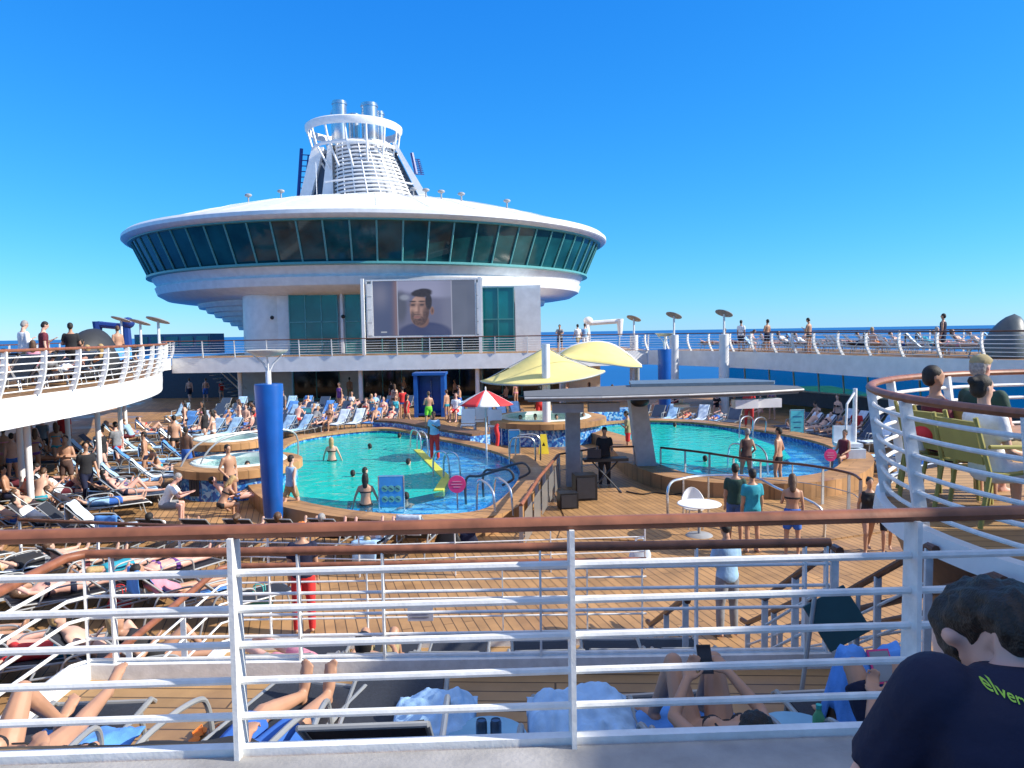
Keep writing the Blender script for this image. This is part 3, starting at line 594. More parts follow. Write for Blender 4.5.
wo=flat('deep_water',[tuple(p) for p in arc2]+[tuple(p) for p in inn],[],.27,PWAT); wo.parent=r; wo.location=wo.location-r.location
wo=flat('ledge_water',[tuple(p) for p in arc]+[tuple(p) for p in reversed(inn)],[],.27,LWAT); wo.parent=r; wo.location=wo.location-r.location
# raised walkway between the pools
m=MB(); m.prism([(1.0,17.2),(1.3,19),(1.2,22),(1.6,24.5),(3.4,24.6),(4.2,22.6),(4.9,21.2),(7.6,20.6),(9.8,21.4),(10.6,20.6),(9.3,17.6),(6,16.3)],.004,.03); struct('stage_deck',m,TEAK,'low wooden stage floor between the two pools','deck')
# back ledge of left pool
m=MB(); a=spline([(-6.6,35.6,0),(-5.4,35.0,0),(-4.2,33.4,0),(-3.0,31.8,0),(-1.7,30.2,0)],5); b=offset(a,1.0)
for z0,z1,mm in((0,.62,0),(.62,.72,1)):
    k=.0 if mm==0 else .08; A=offset(a,-k); B=offset(a,-1.0 - .0)
    for i in range(len(A)-1): m.add([A[i]+V(0,0,z0),A[i+1]+V(0,0,z0),B[i+1]+V(0,0,z0),B[i]+V(0,0,z0),A[i]+V(0,0,z1),A[i+1]+V(0,0,z1),B[i+1]+V(0,0,z1),B[i]+V(0,0,z1)],[(4,5,6,7),(0,1,5,4),(2,3,7,6),(0,3,7,4),(1,2,6,5)],mm)
tag(m.obj('planter_wall',[MOS,DTEAK],None,None,loc=(-4,33.5,0)),'blue mosaic wall with dark wooden cap along the far side of the left pool','wall')
# hot tubs
def hot_tub(c,r,h,label,jets=0):
    root=thing('hot_tub',label,'hot tub',c)
    MB().lathe([(r*.97,0),(r*.97,h-.28)],48,c).obj('tiled_wall',MOS,root)
    MB().lathe([(r*.97,h-.3),(r*1.06,h-.26),(r*1.06,h-.03),(r*1.02,h),(r*.78,h+.01)],48,c).obj('wooden_rim',TEAKR,root)
    MB().lathe([(r*.80,h+.012),(r*.78,h+.05),(r*.70,h+.05),(r*.66,h-.25),(r*.45,h-.3),(r*.42,h-.7),(0.001,h-.7)],48,c).obj('basin',mat('spa_acrylic',(.68,.78,.74),.3),root)
    MB().lathe([(r*.69,h-.08),(.001,h-.08)],40,c).obj('water',SWAT,root)
    return root
ht=hot_tub((-8.5,23.4,0),1.78,.92,'front hot tub with blue mosaic wall beside the blue pillar')
m=MB(); 
for k in range(9): m.box((-9.35+k*.075,21.78+.0*k-abs(k-4)*-.012*0,.42),(.03,.03,.5))
m.box((-9.05,21.80,.42),(.72,.02,.54)); m.obj('vent_grille',DARKM,ht)
hot_tub((-11.0,29.2,0),1.6,.85,'rear hot tub behind the front one, left of the left pool')
hot_tub((1.45,33.6,0),2.55,1.0,'middle hot tub with wide wooden rim under the yellow sail')
m=MB(); m.prism([(3.6,35.5),(3.9,36.8),(6.2,37.6),(6.4,36.8),(4.6,36.2)],0,.98); tag(m.obj('mosaic_wall',MOS,None,None,loc=(5,36.5,0)),'blue mosaic wall behind the right pool','wall')
# terraces below the camera
def terrace(poly,z0,z1,label,name='viewing_deck'):
    m=MB(); m.prism(poly,z0,z1-.02,0); o=m.obj(name,WHITE2,None,None); tag(o,label+' riser','deck',None,'structure')
    t=poly_mesh(poly,z1).obj('terrace_floor',TEAKX,None,None); tag(t,label,'deck',None,'structure')
Z1,Z2,Z3=3.04,2.05,1.05
terrace([(-14,-8),(9.9,-8),(9.9,3.1),(-14,3.1)],-.2,Z1,'wooden viewing deck behind the front railing','terrace_base')
terrace([(-7.0,3.1),(-7.0,4.7),(-3.55,4.7),(-3.5,6.0),(2.6,6.0),(2.6,5.2),(4.2,5.2),(4.2,3.1)],-.2,Z2,'upper lounger terrace of teak','terrace_base')
terrace([(-3.5,6.0),(-3.5,8.9),(1.6,8.9),(1.6,7.6),(3.1,7.6),(3.1,5.2),(2.6,5.2),(2.6,6.0)],-.2,Z3,'lower lounger terrace of teak','terrace_base')
# ------------------------------------------------------------------ upper deck ring
LE=spline([(x,y,0) for x,y in[(-11.3,8),(-11.35,14),(-11.4,18),(-11.45,21),(-11.9,24),(-13.0,28),(-15.2,33),(-18.2,39.5),(-21.0,45),(-21.6,48.2)]],5)
BE=spline([(x,y,0) for x,y in[(-21.6,48.3),(-14,48.0),(-6,48.0),(2,48.4),(6.2,49.4),(9.0,50.2)]],5)
RE=spline([(x,y,0) for x,y in[(9.0,50.1),(11.2,47.2),(13.0,44),(14.2,41),(15.05,37.7),(16.0,34.2),(17.3,30.8),(18.6,28.2),(20.4,25),(22.2,20),(23,14)]],5)
ZD=3.45
def ringdeck(E,out,name,label,fz=2.5):
    m=MB(); n=len(E)
    for i in range(n-1):
        a,b,c,d=E[i],E[i+1],out[i+1],out[i]; q=lambda v,z:(v.x,v.y,z)
        m.add([q(a,ZD),q(b,ZD),q(c,ZD),q(d,ZD)],[(0,1,2,3)],1)
        m.add([q(a,ZD+.0),q(b,ZD+.0),q(b,fz),q(a,fz),q(c,fz),q(d,fz)],[(0,3,2,1),(3,5,4,2)],0)
        m.add([q(c,ZD),q(d,ZD),q(d,fz),q(c,fz)],[(0,1,2,3)],0)
    struct(name,m,[WHITE,TEAK],label,'deck')
LO=[Vector((-21.5 if p.y<30 else -21.5-(p.y-30)*.32,p.y+.2,0)) for p in LE]
for k,p in enumerate(LE):
    if LO[k].x>p.x-3: LO[k].x=p.x-4.5
BO=[p+V(0,13.5,0) for p in BE]; 
RO=[p+V(7.5,1.5,0) for p in RE]
ringdeck(LE,LO,'upper_deck','upper sun deck on the left with white edge',2.74); ringdeck(BE,BO,'upper_deck','bridge part of the upper deck below the screen'); ringdeck(RE,RO,'upper_deck','upper sun deck on the right, its edge in shade')
Zv=V(0,0,ZD)
railing('deck_railing','white railing with wooden handrail along the upper left deck edge',[p+Zv for p in LE],1.07,6,.04,.017,1.45,RAILW,WHITE,lean=.22,bow=.06,pw=(.06,.14))
railing('deck_railing','white railing along the bridge in front of the screen',[p+Zv for p in BE],1.07,6,.035,.014,2.05,RAILD,WHITE2,lean=.1,pw=(.05,.12))
railing('deck_railing','curved railing with white slanted posts along the upper right deck edge',[p+Zv for p in RE],1.07,6,.035,.014,1.75,RAILD,WHITE,lean=.28,bow=.14,pw=(.06,.14))
railing('deck_railing','outer ship railing on the left facing the sea',[p+Zv+V(.3,0,0) for p in LO],1.1,4,.03,.014,2.2,RAILD,WHITE2)
railing('deck_railing','outer ship railing on the right facing the sea',[p+Zv-V(.3,0,0) for p in RO],1.1,4,.03,.014,2.2,RAILD,WHITE2)
# glass windscreens and bulkheads under the ring
def glasswall(P,z0,z1,name,label,lean,step=1.9,gl=None,base=1.0):
    root=thing(name,label,'glass wall',P[0]); m=MB(); n=len(P); nr=offset(P,1)
    for i in range(n-1):
        d0=(nr[i]-P[i])*lean; d1=(nr[i+1]-P[i+1])*lean
        m.add([P[i]+V(0,0,z0),P[i+1]+V(0,0,z0),P[i+1]+d1+V(0,0,z1),P[i]+d0+V(0,0,z1)],[(0,1,2,3)])
    m.obj('glazing',WSCR,root,None)
    m=MB()
    for i in range(n-1): m.add([P[i],P[i+1],P[i+1]+V(0,0,z0),P[i]+V(0,0,z0)],[(0,1,2,3)])
    m.obj('solid_base',mat('bulkhead_blue',(.10,.13,.18),.5),root,None)
    for p in resample(P,step):
        j=min(range(n),key=lambda q:(P[q]-p).length); d=(nr[j]-P[j]); m=MB(); m.tube([p-d*.03+V(0,0,z0),p-d*.03+d*lean+V(0,0,z1)],.055,6); m.obj('mullion',WHITE2,root)
    m=MB(); m.tube([p+V(0,0,z0) for p in P],.05,6); m.obj('sill',WHITE2,root)
GR=[p+V(5.2,1.2,0) for p in RE]
glasswall(GR,.9,3.2,'glass_windscreen','teal glass windscreen with slanted white mullions under the upper right deck',.25)
GLp=[p+V(.3,0,0) for p in LO[:30]]
glasswall(GLp,.9,3.2,'glass_windscreen','glass windscreen under the upper left deck',.1)
# columns holding the ring
for k,(x,y) in enumerate([(-14.1,21.6),(-13.5,24.6),(-15.3,29.5),(-15.6,26.5),(-12.6,19.6),(-17.2,33.6)]):
    m=MB(); m.tube([(x,y,0),(x,y,2.55)],.085,12); m.tube([(x,y,0),(x,y,.06)],.16,12); tag(m.obj('deck_column',WHITE,None,.7,loc=(x,y,0)),'slim white column holding up the upper left deck, '+['nearest the camera but one','beside the man in black','far one behind the lounger rows','third from the camera','nearest the camera','farthest back'][k],'column','columns under the left deck')
def lamp_post(x,y,top,label,grp,w=.28,base=0,tilt=.35):
    root=thing('lamp_post',label,'lamp post',(x,y,base)); m=MB(); m.tube([(x,y,base),(x,y,ZD+1.0)],[w,w*.9],14); m.obj('column',WHITE,root)
    MB().tube([(x,y,ZD+.9),(x,y,top)],.06,8).obj('pole',WHITE2,root)
    R=Matrix.Rotation(tilt,3,'Y')@Matrix.Rotation(-.25,3,'X'); m=MB(); m.lathe([(.001,.06),(.25,.05),(.5,.0),(.5,-.03),(.25,-.07),(.001,-.08)],20); m.v=[R@v+V(x,y,top+.05) for v in m.v]; m.obj('lamp_head',GREYP,root)
    return root
for k,(px,top,y) in enumerate([(634,319,51),(674,316,46.5),(724,314,43)]):
    p=atY(px,340,y); t=atY(px,top,y).z; lamp_post(p.x,y,t,'tall lamp post on the upper right deck edge, '+['leftmost of three','middle of three','rightmost and largest of three'][k],'lamp posts on the right deck edge',.3)
for k,(px,top,y) in enumerate([(122,320,41),(141,323,38),(159,321,33.5)]):
    p=atY(px,340,y); t=atY(px,top,y).z; lamp_post(p.x,y,t,'white lamp post with tilted disc head on the upper left deck, '+['leftmost of three','middle of three','rightmost of three'][k],'',.14,ZD,.2)
# ------------------------------------------------------------------ lounge building with the disc
AX=V(-12.1,69.6,0); G_=[]
b=thing('round_lounge','white round lounge building with a wide glazed disc on top, above the screen','building',(AX.x,AX.y,0)); BW=[]
MB().lathe([(.001,16.95),(4,16.65),(8,16.0),(12,15.25),(16,14.25),(18.6,13.45),(19.8,13.15),(20.4,13.02),(20.66,12.8),(20.68,12.55),(20.5,12.37),(20.25,12.3),(20.0,12.3)],128,AX).obj('roof',WHITE,b)
for k in range(36):
    a=2*PI*k/36; pf=[(19.9,13.13),(18.6,13.48),(16,14.28),(12,15.28),(8,16.03)]; MB().tube([AX+V(r_*math.sin(a),r_*math.cos(a),z_) for r_,z_ in pf],.014,4).obj('roof_seam',WHITE2,b)
for k in range(14):
    a=PI+(k-6.5)*.16; r_=20.3; q=AX+V(r_*math.sin(a),r_*math.cos(a),12.52); MB().box(q,(.9,.35,.22),-a).obj('rim_light_box',GREYP,b,None)
for k,(a,r_) in enumerate([(2.75,13),(2.68,13.2),(2.6,13.6),(2.5,14.2),(3.5,13.5),(3.7,14),(2.3,16)]):
    z_=14.95-(r_-13)*.25; q=AX+V(r_*math.sin(a),r_*math.cos(a),z_); m=MB(); m.tube([q,q+V(0,0,.55)],.06,6); m.ell(q+V(0,0,.6),(.28,.2,.14)); m.obj('roof_lamp',GREYP,b)
m=MB(); q=AX+V(-3,-9,15.7); m.tube([q,q+V(0,0,2.6)],.03,5); m.obj('whip_aerial',WHITE2,b)
m=MB(); m.lathe([(20.2,12.33),(20.2,12.2),(19.8,12.18)],128,AX); m.lathe([(18.65,9.68),(19.0,9.63),(19.0,9.48),(18.6,9.43)],128,AX); m.obj('window_rail',MUL,b)
NW=72
for k in range(NW):
    a0=2*PI*k/NW; a1=2*PI*(k+1)/NW; am=(a0+a1)/2
    dirv=V(math.sin(am),math.cos(am),0); 
    if dirv.dot(V(0,-1,0))< -.25: continue
    q=lambda a,r_,z:AX+V(r_*math.sin(a),r_*math.cos(a),z)
    MB().add([q(a0,18.75,9.68),q(a1,18.75,9.68),q(a1,19.9,12.22),q(a0,19.9,12.22)],[(0,1,2,3)]).obj('window_pane',GLASS,b,None)
    MB().tube([q(a0,18.8,9.63),q(a0,19.95,12.25)],.07,6).obj('mullion',MUL,b)
mm=MB(); mm.lathe([(18.7,9.67),(19.86,12.2)],NW,AX,0,PI*.58-2*PI+0,-PI*.58) ; mm.obj('window_band',GLASS,b,None)
MB().lathe([(18.6,9.45),(18.4,9.1),(18.2,8.85),(18.4,8.7),(18.2,8.15),(17.5,7.75),(16.6,7.62)],128,AX).obj('lower_rim',WHITE,b)
m=MB(); pr=[(16.6,7.62),(15.2,7.5)]; rr=15.2; z=7.5
for k in range(8): pr+= [(rr,z-.12),(rr-.1,z-.38),(rr-.62,z-.36)]; rr-=.62; z-=.36
pr+=[(rr,3.4)]; m.lathe(pr,96,AX); m.obj('stepped_underside',WHITE,b,.3)
# front block under the disc
FY=53.6
def fx(px,y=FY): return atY(px,330,y).x
wall=MB(); x0,x1=fx(262),fx(541)
wall.box(((x0+x1)/2,FY+4.2,ZD+2.2),(x1-x0,8,4.4+.4)); 
wall.obj('front_wall',WHITE,b,None)
MB().lathe([(1.95,ZD),(1.95,8.2)],40,(x0+.1,FY+1.9,0)).obj('corner_tower',WHITE,b)
m=MB(); m.box((fx(528),FY-.06,ZD+2.15),(fx(541)-fx(516),.12,4.4)); m.obj('side_pier',WHITE,b,None)
def glazing(pxa,pxb,z0,z1,gl,nx,nz,y=FY-.03,par=b):
    xa,xb=atY(pxa,330,y).x,atY(pxb,330,y).x
    w_=MB().box(((xa+xb)/2,y,(z0+z1)/2),(xb-xa,.06,z1-z0)).obj('glass_front',gl,par,None)
    m=MB()
    for i in range(nx+1): m.box((xa+(xb-xa)*i/nx,y-.05,(z0+z1)/2),(.07,.06,z1-z0+.1))
    for j in range(nz+1): m.box(((xa+xb)/2,y-.055,z0+(z1-z0)*j/nz),(xb-xa,.05,.07))
    m.obj('window_frame',MUL,par,None)
glazing(290,338,ZD+.05,7.9,GLASS2,3,2); glazing(346,361,ZD+.05,7.9,GLASS2,1,2); glazing(483,514,ZD+.05,7.9,GLASS2,2,2); glazing(362,482,ZD+.05,7.9,GLASSD,6,2)
for px in (343,): m=MB().box((fx(px),FY-.2,5.8),(.18,.18,4.6)); m.obj('slim_pier',WHITE,b,None)
for px in(272,343): m=MB().ell((atY(px,315,FY-.3).x,FY-.3,6.05),(.14,.14,.14)); m.obj('camera_dome',BLK,b)
# pool level bulkhead below
pb=thing('glass_bulkhead','dark glass wall with white piers under the bridge, behind the loungers','wall',(-12,58,0)); 
for k,(a,c_) in enumerate([(292,338),(362,420),(420,478),(482,560)]): glazing(a,c_,.1,2.5,GLASSD,max(2,int((c_-a)/16)),1,56,pb)
m=MB()
for a,c_ in[(240,290),(338,361),(478,482),(560,600)]:
    xa,xb=atY(a,330,56).x,atY(c_,330,56).x; MB().box(((xa+xb)/2,56.3,1.25),(xb-xa,.5,2.6)).obj('pier',WHITE,pb,None)
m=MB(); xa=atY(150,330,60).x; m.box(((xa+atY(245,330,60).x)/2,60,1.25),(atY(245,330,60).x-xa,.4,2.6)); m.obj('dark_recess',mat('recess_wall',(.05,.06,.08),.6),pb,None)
for px,y in[(239,50),(360,48.8),(477,48.8),(561,49.2)]:
    x=atY(px,360,y).x; m=MB(); m.tube([(x,y,0),(x,y,2.6)],.14,12); tag(m.obj('bridge_column',WHITE,None,.7,loc=(x,y,0)),f'white column under the bridge '+{239:'beside the stairs',360:'left of the blue booth',477:'right of the blue booth',561:'behind the yellow sail'}[px],'column')
# stair at far left below bridge
st=thing('deck_staircase','dim steel staircase under the left end of the bridge','stairs',tuple(atY(222,395,54).to_2d())+(0,)); xa=atY(243,390,54).x; xb=atY(212,390,54).x
for k in range(10): MB().box((xa+(xb-xa)*k/9,54,.15+k*.24),(.34,1.2,.06)).obj('step',GREYP,st,None)
for s in(-.6,.6): MB().tube([(xa,54+s,1.0),(xb,54+s,3.2)],.05,6).obj('handrail',WHITE2,st)
# screen
SY=50.4; sx0,sx1=atY(367,310,SY).x,atY(482,310,SY).x; szt,szb=atY(424,279,SY).z,atY(424,337,SY).z
sc=thing('video_screen','large outdoor video screen showing a bearded man in a call, on the bridge','screen',((sx0+sx1)/2,SY,szb))
MB().box(((sx0+sx1)/2,SY+.22,(szt+szb)/2),(sx1-sx0,.4,szt-szb)).obj('housing',GREYP,sc,None)
W_=sx1-sx0; ix0=sx0+W_*.055; ix1=sx1-W_*.06; NX,NZ=220,120
iz0,iz1=szb+.12,szt-.12
def face(u,v):
    """u 0..1 across the picture, v 0..1 up: returns linear colour, soft masks only"""
    L=lambda a,b_,t:tuple(x+(y-x)*max(0,min(1,t)) for x,y in zip(a,b_))
    ss=lambda t:max(0,min(1,t))**2*(3-2*max(0,min(1,t)))
    el=lambda cx,cy,rx,ry,sf=.12:ss((1+sf-math.sqrt(((u-cx)/rx)**2+((v-cy)/ry)**2))/(2*sf))
    nz=lambda f_,s_:noise.noise(V(u*f_*1.8,v*f_,s_))
    if u<.235:
        c=L((.045,.06,.12),(.11,.115,.17),math.exp(-((u-.07)/.09)**2-((v-.75)/.25)**2)); c=L(c,(.16,.10,.10),math.exp(-((u-.235)/.04)**2)*.8)
        return L(c,(.3,.32,.36),.9 if .07<u<.13 and abs(v-.07)<.012 else 0)
    if abs(u-.238)<.004 or abs(u-.771)<.003: return (.24,.25,.32)
    if u>.771: k=1+.1*nz(4,2); return (.085*k,.098*k,.14*k)
    c=L((.095,.10,.16),(.19,.20,.30),ss((v-.70-.06*math.sin(u*7))/.10)); c=L(c,(.13,.14,.20),ss((u-.6)/.15)*.5)
    c=L(c,(.05,.055,.075),el(.27,.52,.06,.28,.4)*.8); c=L(c,(.20,.22,.28),el(.31,.70,.045,.05,.5)*.8)
    c=L(c,(.032,.040,.095),max(el(.50,.02,.27,.22,.12),el(.49,.12,.10,.12,.2))*(1)); c=L(c,(.05,.06,.12),el(.62,.10,.10,.10,.5)*.5)
    c=L(c,(.13,.075,.062),el(.475,.27,.07,.13,.15))                                    # neck
    c=L(c,(.17,.10,.082),el(.578,.45,.020,.075,.2)); c=L(c,(.09,.05,.042),el(.580,.45,.009,.045,.5))   # ear
    hd=max(el(.455,.47,.095,.265,.07),el(.450,.36,.085,.19,.07)); sk=L((.12,.068,.056),(.27,.165,.135),.5+.5*math.tanh((.505-u)/.05)); sk=L(sk,(.30,.19,.155),el(.42,.66,.06,.07,.8)*.7+el(.395,.47,.03,.05,.8)*.6)
    sk=tuple(x*(1+.12*nz(14,5)) for x in sk); c=L(c,sk,hd)
    bd=max(el(.452,.25,.085,.11,.35),el(.52,.36,.035,.16,.5),el(.385,.33,.022,.12,.6))*hd*(1-.65*el(.43,.335,.03,.03,.4)); c=L(c,(.040,.026,.025),bd*(.82+.25*nz(30,9)))
    c=L(c,(.05,.03,.028),el(.428,.385,.042,.020,.5)*.75)                                # moustache
    c=L(c,(.19,.085,.08),el(.428,.335,.032,.018,.4)); c=L(c,(.07,.035,.035),el(.428,.340,.030,.005,.6))  # mouth
    for ex in(.390,.478):
        c=L(c,(.10,.06,.05),el(ex,.565,.036,.045,.6)*.7); c=L(c,(.025,.018,.018),el(ex,.560,.022,.013,.4)); c=L(c,(.03,.02,.018),el(ex,.625,.036,.014,.4)*.95)
    c=L(c,(.11,.062,.052),el(.447,.49,.012,.075,.7)*.7); c=L(c,(.33,.21,.17),el(.424,.485,.011,.07,.6)*.6); c=L(c,(.09,.05,.042),el(.430,.425,.030,.014,.5)*.7)   # nose
    hr=max(el(.482,.775,.096,.075,.18),el(.545,.62,.032,.15,.2),el(.425,.765,.05,.05,.3),el(.50,.80,.08,.06,.2)); c=L(c,tuple(x*(1+.5*nz(26,3)) for x in(.020,.016,.017)),hr)
    return c
me=bpy.data.meshes.new('picture'); vv=[];ff=[]
for j in range(NZ+1):
    for i in range(NX+1): vv.append(((ix0+(ix1-ix0)*i/NX)-sc.location.x,-.02,iz0+(iz1-iz0)*j/NZ-szb))
for j in range(NZ):
    for i in range(NX): ff.append((j*(NX+1)+i,j*(NX+1)+i+1,(j+1)*(NX+1)+i+1,(j+1)*(NX+1)+i))
me.from_pydata(vv,[],ff); ca=me.color_attributes.new('picture','FLOAT_COLOR','POINT')
for j in range(NZ+1):
    for i in range(NX+1): ca.data[j*(NX+1)+i].color=face(i/NX,j/NZ)+(1,)
pm=bpy.data.materials.new('screen_picture'); pm.use_nodes=True; n=pm.node_tree; pbn=n.nodes['Principled BSDF']; at_=n.nodes.new('ShaderNodeVertexColor'); at_.layer_name='picture'
pbn.inputs['Base Color'].default_value=(.02,.02,.025,1); pbn.inputs['Roughness'].default_value=.5; n.links.new(at_.outputs[0],pbn.inputs['Emission Color']); pbn.inputs['Emission Strength'].default_value=.85; me.materials.append(pm)
po=bpy.data.objects.new('picture',me); C.objects.link(po); po.parent=sc
m=MB(); cx=(sx0+sx1)/2
for z_ in(szb+.05,szt-.05): m.box((cx,SY-.02,z_),(sx1-sx0,.14,.1))
for x_ in(ix0-.05,ix1+.05,sx0,sx1): m.box((x_,SY-.02,(szb+szt)/2),(.09,.145,szt-szb))
m.obj('screen_frame',WHITE2,sc,None)
for s,x_ in((0,(sx0+ix0)/2-.03),(1,(sx1+ix1)/2+.03)):
    for k in range(4): MB().box((x_,SY-.05,szb+.55+k*(szt-szb-.9)/3.4),(.28,.12,.82)).obj('speaker',WHITE,sc,None)
for px in(363.5,480.5):
    p=atY(px,340,SY-.6); m=MB(); m.box((p.x,SY-.5,5.9),(.2,.22,5.0)); tag(m.obj('screen_mast',WHITE,None,None,loc=(p.x,SY-.5,ZD)),f'white upright mast at the {"left" if px<400 else "right"} side of the screen','mast')
# ------------------------------------------------------------------ funnel
FN=V(-12.5,70,0); fxx=lambda px:atY(px,180,70).x; fz=lambda py:atY(370,py,70).z
f=thing('ship_funnel','white funnel with slatted cage, flared ring and steel exhaust pipes on the lounge roof','funnel',(fxx(368),70,17.2))
zc0,zc1=16.2,fz(146); xb,xt=fxx(376),fxx(364); rb,rt_=3.75,2.5
def cage(t): return (xb+(xt-xb)*t, rb+(rt_-rb)*t, zc0+(zc1-zc0)*t)
m=MB(); 
N=17
for k in range(N):
    x,r_,z=cage(k/(N-1)); m.lathe([(r_,z-.09),(r_+.06,z),(r_,z+.10),(r_-.05,z)],40,(x,70,0))
m.obj('slatted_cage',WHITE,f)
m=MB()
x,r0,z=cage(0); x2,r1,z2=cage(1)
vs=[(x+(r0-.35)*math.sin(a),70+(r0-.35)*math.cos(a),z) for a in[2*PI*k/32 for k in range(32)]]+[(x2+(r1-.3)*math.sin(a),70+(r1-.3)*math.cos(a),z2) for a in[2*PI*k/32 for k in range(32)]]
m.add(vs,[(k,(k+1)%32,32+(k+1)%32,32+k) for k in range(32)]); m.obj('inner_casing',mat('funnel_inner_grey',(.30,.33,.37),.5),f)
for k in range(11):
    a=PI*.5+PI*k/10; p0=V(x+r0*math.sin(a),70+r0*math.cos(a),z); p1=V(x2+r1*math.sin(a),70+r1*math.cos(a),z2); MB().tube([p0,p1],.06,6).obj('cage_rib',WHITE,f)
xr=fxx(355.5); zr=fz(134)
MB().lathe([(4.15,zr+.62),(4.32,zr+.5),(4.3,zr+.2),(4.12,zr-.08),(4.0,zr-.05),(4.12,zr+.15),(4.1,zr+.5),(4.15,zr+.62)],64,(xr,70,0)).obj('flared_ring',WHITE,f)
MB().lathe([(3.75,zr-1.35),(3.85,zr-1.5),(3.75,zr-1.65),(3.65,zr-1.5),(3.75,zr-1.35)],48,(xr+.1,70,0)).obj('lower_ring',WHITE,f)
for k in range(14):
    a=2*PI*k/14; MB().tube([(xr+4.05*math.sin(a),70+4.05*math.cos(a),zr),(xr+.1+3.75*math.sin(a),70+3.75*math.cos(a),zr-1.5),(xr+.4+2.9*math.sin(a),70+2.9*math.cos(a),zr-3.4)],.10,6).obj('ring_strut',WHITE,f)
for (px,py,r_,dy) in[(343,103,.62,-.6),(372,105,.72,-.4),(336,107,.5,1.0),(352,109,.55,1.6),(379,109,.45,.9)]:
    m=MB(); m.tube([(fxx(px),70+dy,19),(fxx(px),70+dy,fz(py))],r_,20,cap=False); m.tube([(fxx(px),70+dy,fz(py)-.3),(fxx(px),70+dy,fz(py)-.15)],r_+.06,20); m.obj('exhaust_pipe',STEEL,f)
def slab(pts,y0,y1,mt,nm):
    m=MB(); n=len(pts); v=[(fxx(a),y0,fz(b_)) for a,b_ in pts]+[(fxx(a),y1,fz(b_)) for a,b_ in pts]; m.add(v,[tuple(range(n)),tuple(range(2*n-1,n-1,-1))]+[(i,(i+1)%n,n+(i+1)%n,n+i) for i in range(n)]); m.obj(nm,mt,f,None)
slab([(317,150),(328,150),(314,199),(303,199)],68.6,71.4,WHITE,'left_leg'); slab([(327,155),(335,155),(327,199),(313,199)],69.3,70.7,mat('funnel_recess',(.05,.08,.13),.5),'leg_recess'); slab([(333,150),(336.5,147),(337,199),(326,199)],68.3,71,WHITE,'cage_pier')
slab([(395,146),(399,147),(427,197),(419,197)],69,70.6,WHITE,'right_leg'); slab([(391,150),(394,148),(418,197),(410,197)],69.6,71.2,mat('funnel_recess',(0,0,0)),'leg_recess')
for (pa,pb_) in(((304,149),(299,199)),((413,155),(417,176))):
    m=MB(); m.tube([(fxx(pa[0]),69.5,fz(pa[1])),(fxx(pb_[0]),69.5,fz(pb_[1]))],.17,6); m.tube([(fxx(pa[0]+6),69.7,fz(pa[1]+6)),(fxx(pb_[0]+5),69.7,fz(pb_[1]))],.07,6)
    for k in range(9): t=k/8; xx=fxx(pa[0]+(pb_[0]-pa[0])*t); m.tube([(xx,69.5,fz(pa[1]+6+(pb_[1]-pa[1]-6)*t)),(xx+.7,69.7,fz(pa[1]+6+(pb_[1]-pa[1]-6)*t))],.05,5)
    m.obj('ladder_frame',DBLUE,f)
MB().tube([(fxx(335),66.1,fz(190)),(fxx(352),65.6,fz(189)),(fxx(372),65.4,fz(188.5)),(fxx(400),65.8,fz(190)),(fxx(417),66.6,fz(192))],.08,6).obj('roof_rail',WHITE,f)
# stand-in block for an unseen structure, stepped in height to shade the terraces
tw=MB(); tw.box((17,-9,4.8),(9,18.4,14.0)); tw.box((17,-9,11.95),(9.2,18.6,.25)); tw.box((17,2.35,4.55),(8.99,4.3,13.1)); tag(tw.obj('shade_block',WHITE,None,None,loc=(17,-7,0)),'unseen white stand-in block right of the viewing deck, added to shade the terraces','building')
# ------------------------------------------------------------------ foreground railings
def line(x0,x1,y,z,n=8,y2=None): return [V(x0+(x1-x0)*i/n,y+((y2 if y2 is not None else y)-y)*i/n,z) for i in range(n+1)]
railing('front_railing','near white railing with thick varnished handrail across the whole view',line(-7,7,2.8,Z1,2,3.29),.93,5,.036,.0165,1.37,RAILW,WHITE2,posts=[V(x,3.045+.035*x,Z1) for x in(-6.6,-5.23,-3.86,-2.49,-1.13,.23,1.655,3.02,4.34,5.71)],pw=(.02,.12),low=.165,kerb=(.05,.04),hsq=.8,top_bar=.76)
m=MB(); m.prism([(-7,2.3),(7,2.78),(7,3.25),(-7,2.76)],Z1+.002,Z1+.012); struct('deck_margin',m,mat('margin_grey_paint',(.36,.35,.34),.6,var=.15,scale=5,bump=.2),'grey painted deck margin at the foot of the near railing','deck')
t2=[V(-7.0,4.75,Z2)]+[V(-3.6,4.75,Z2),V(-3.5,5.92,Z2)]+line(-3.4,2.45,5.92,Z2,6)[0:]
r2=railing('terrace_railing','second white railing with wooden handrail around the upper lounger terrace',[V(-3.5,3.9,Z2),V(-3.5,5.0,Z2),V(-3.5,5.8,Z2),V(-3.4,5.92,Z2)]+line(-3.2,2.5,5.92,Z2,6),1.0,5,.036,.014,1.2,RAILW,WHITE2,posts=[V(-3.5,4.6,Z2)]+[V(x,5.92,Z2) for x in(-3.42,-3.2,-1.72,-1.05,.2,1.44,2.3,2.47)],pw=(.016,.07),low=.14,kerb=(.12,.12),top_bar=.83)
r3=railing('terrace_railing','third white railing with wooden handrail around the lower lounger terrace',[V(-3.45,6.1,Z3),V(-3.45,7.4,Z3),V(-3.45,8.7,Z3),V(-3.35,8.8,Z3)]+line(-3.2,1.55,8.8,Z3,5),1.0,4,.034,.012,1.2,RAILW,WHITE2,posts=[V(-3.45,6.6,Z3),V(-3.45,7.7,Z3)]+[V(x,8.8,Z3) for x in(-3.4,-2.9,-1.75,-.15,.85,1.5)],pw=(.014,.06),low=.13,kerb=(.1,.1),top_bar=.8)
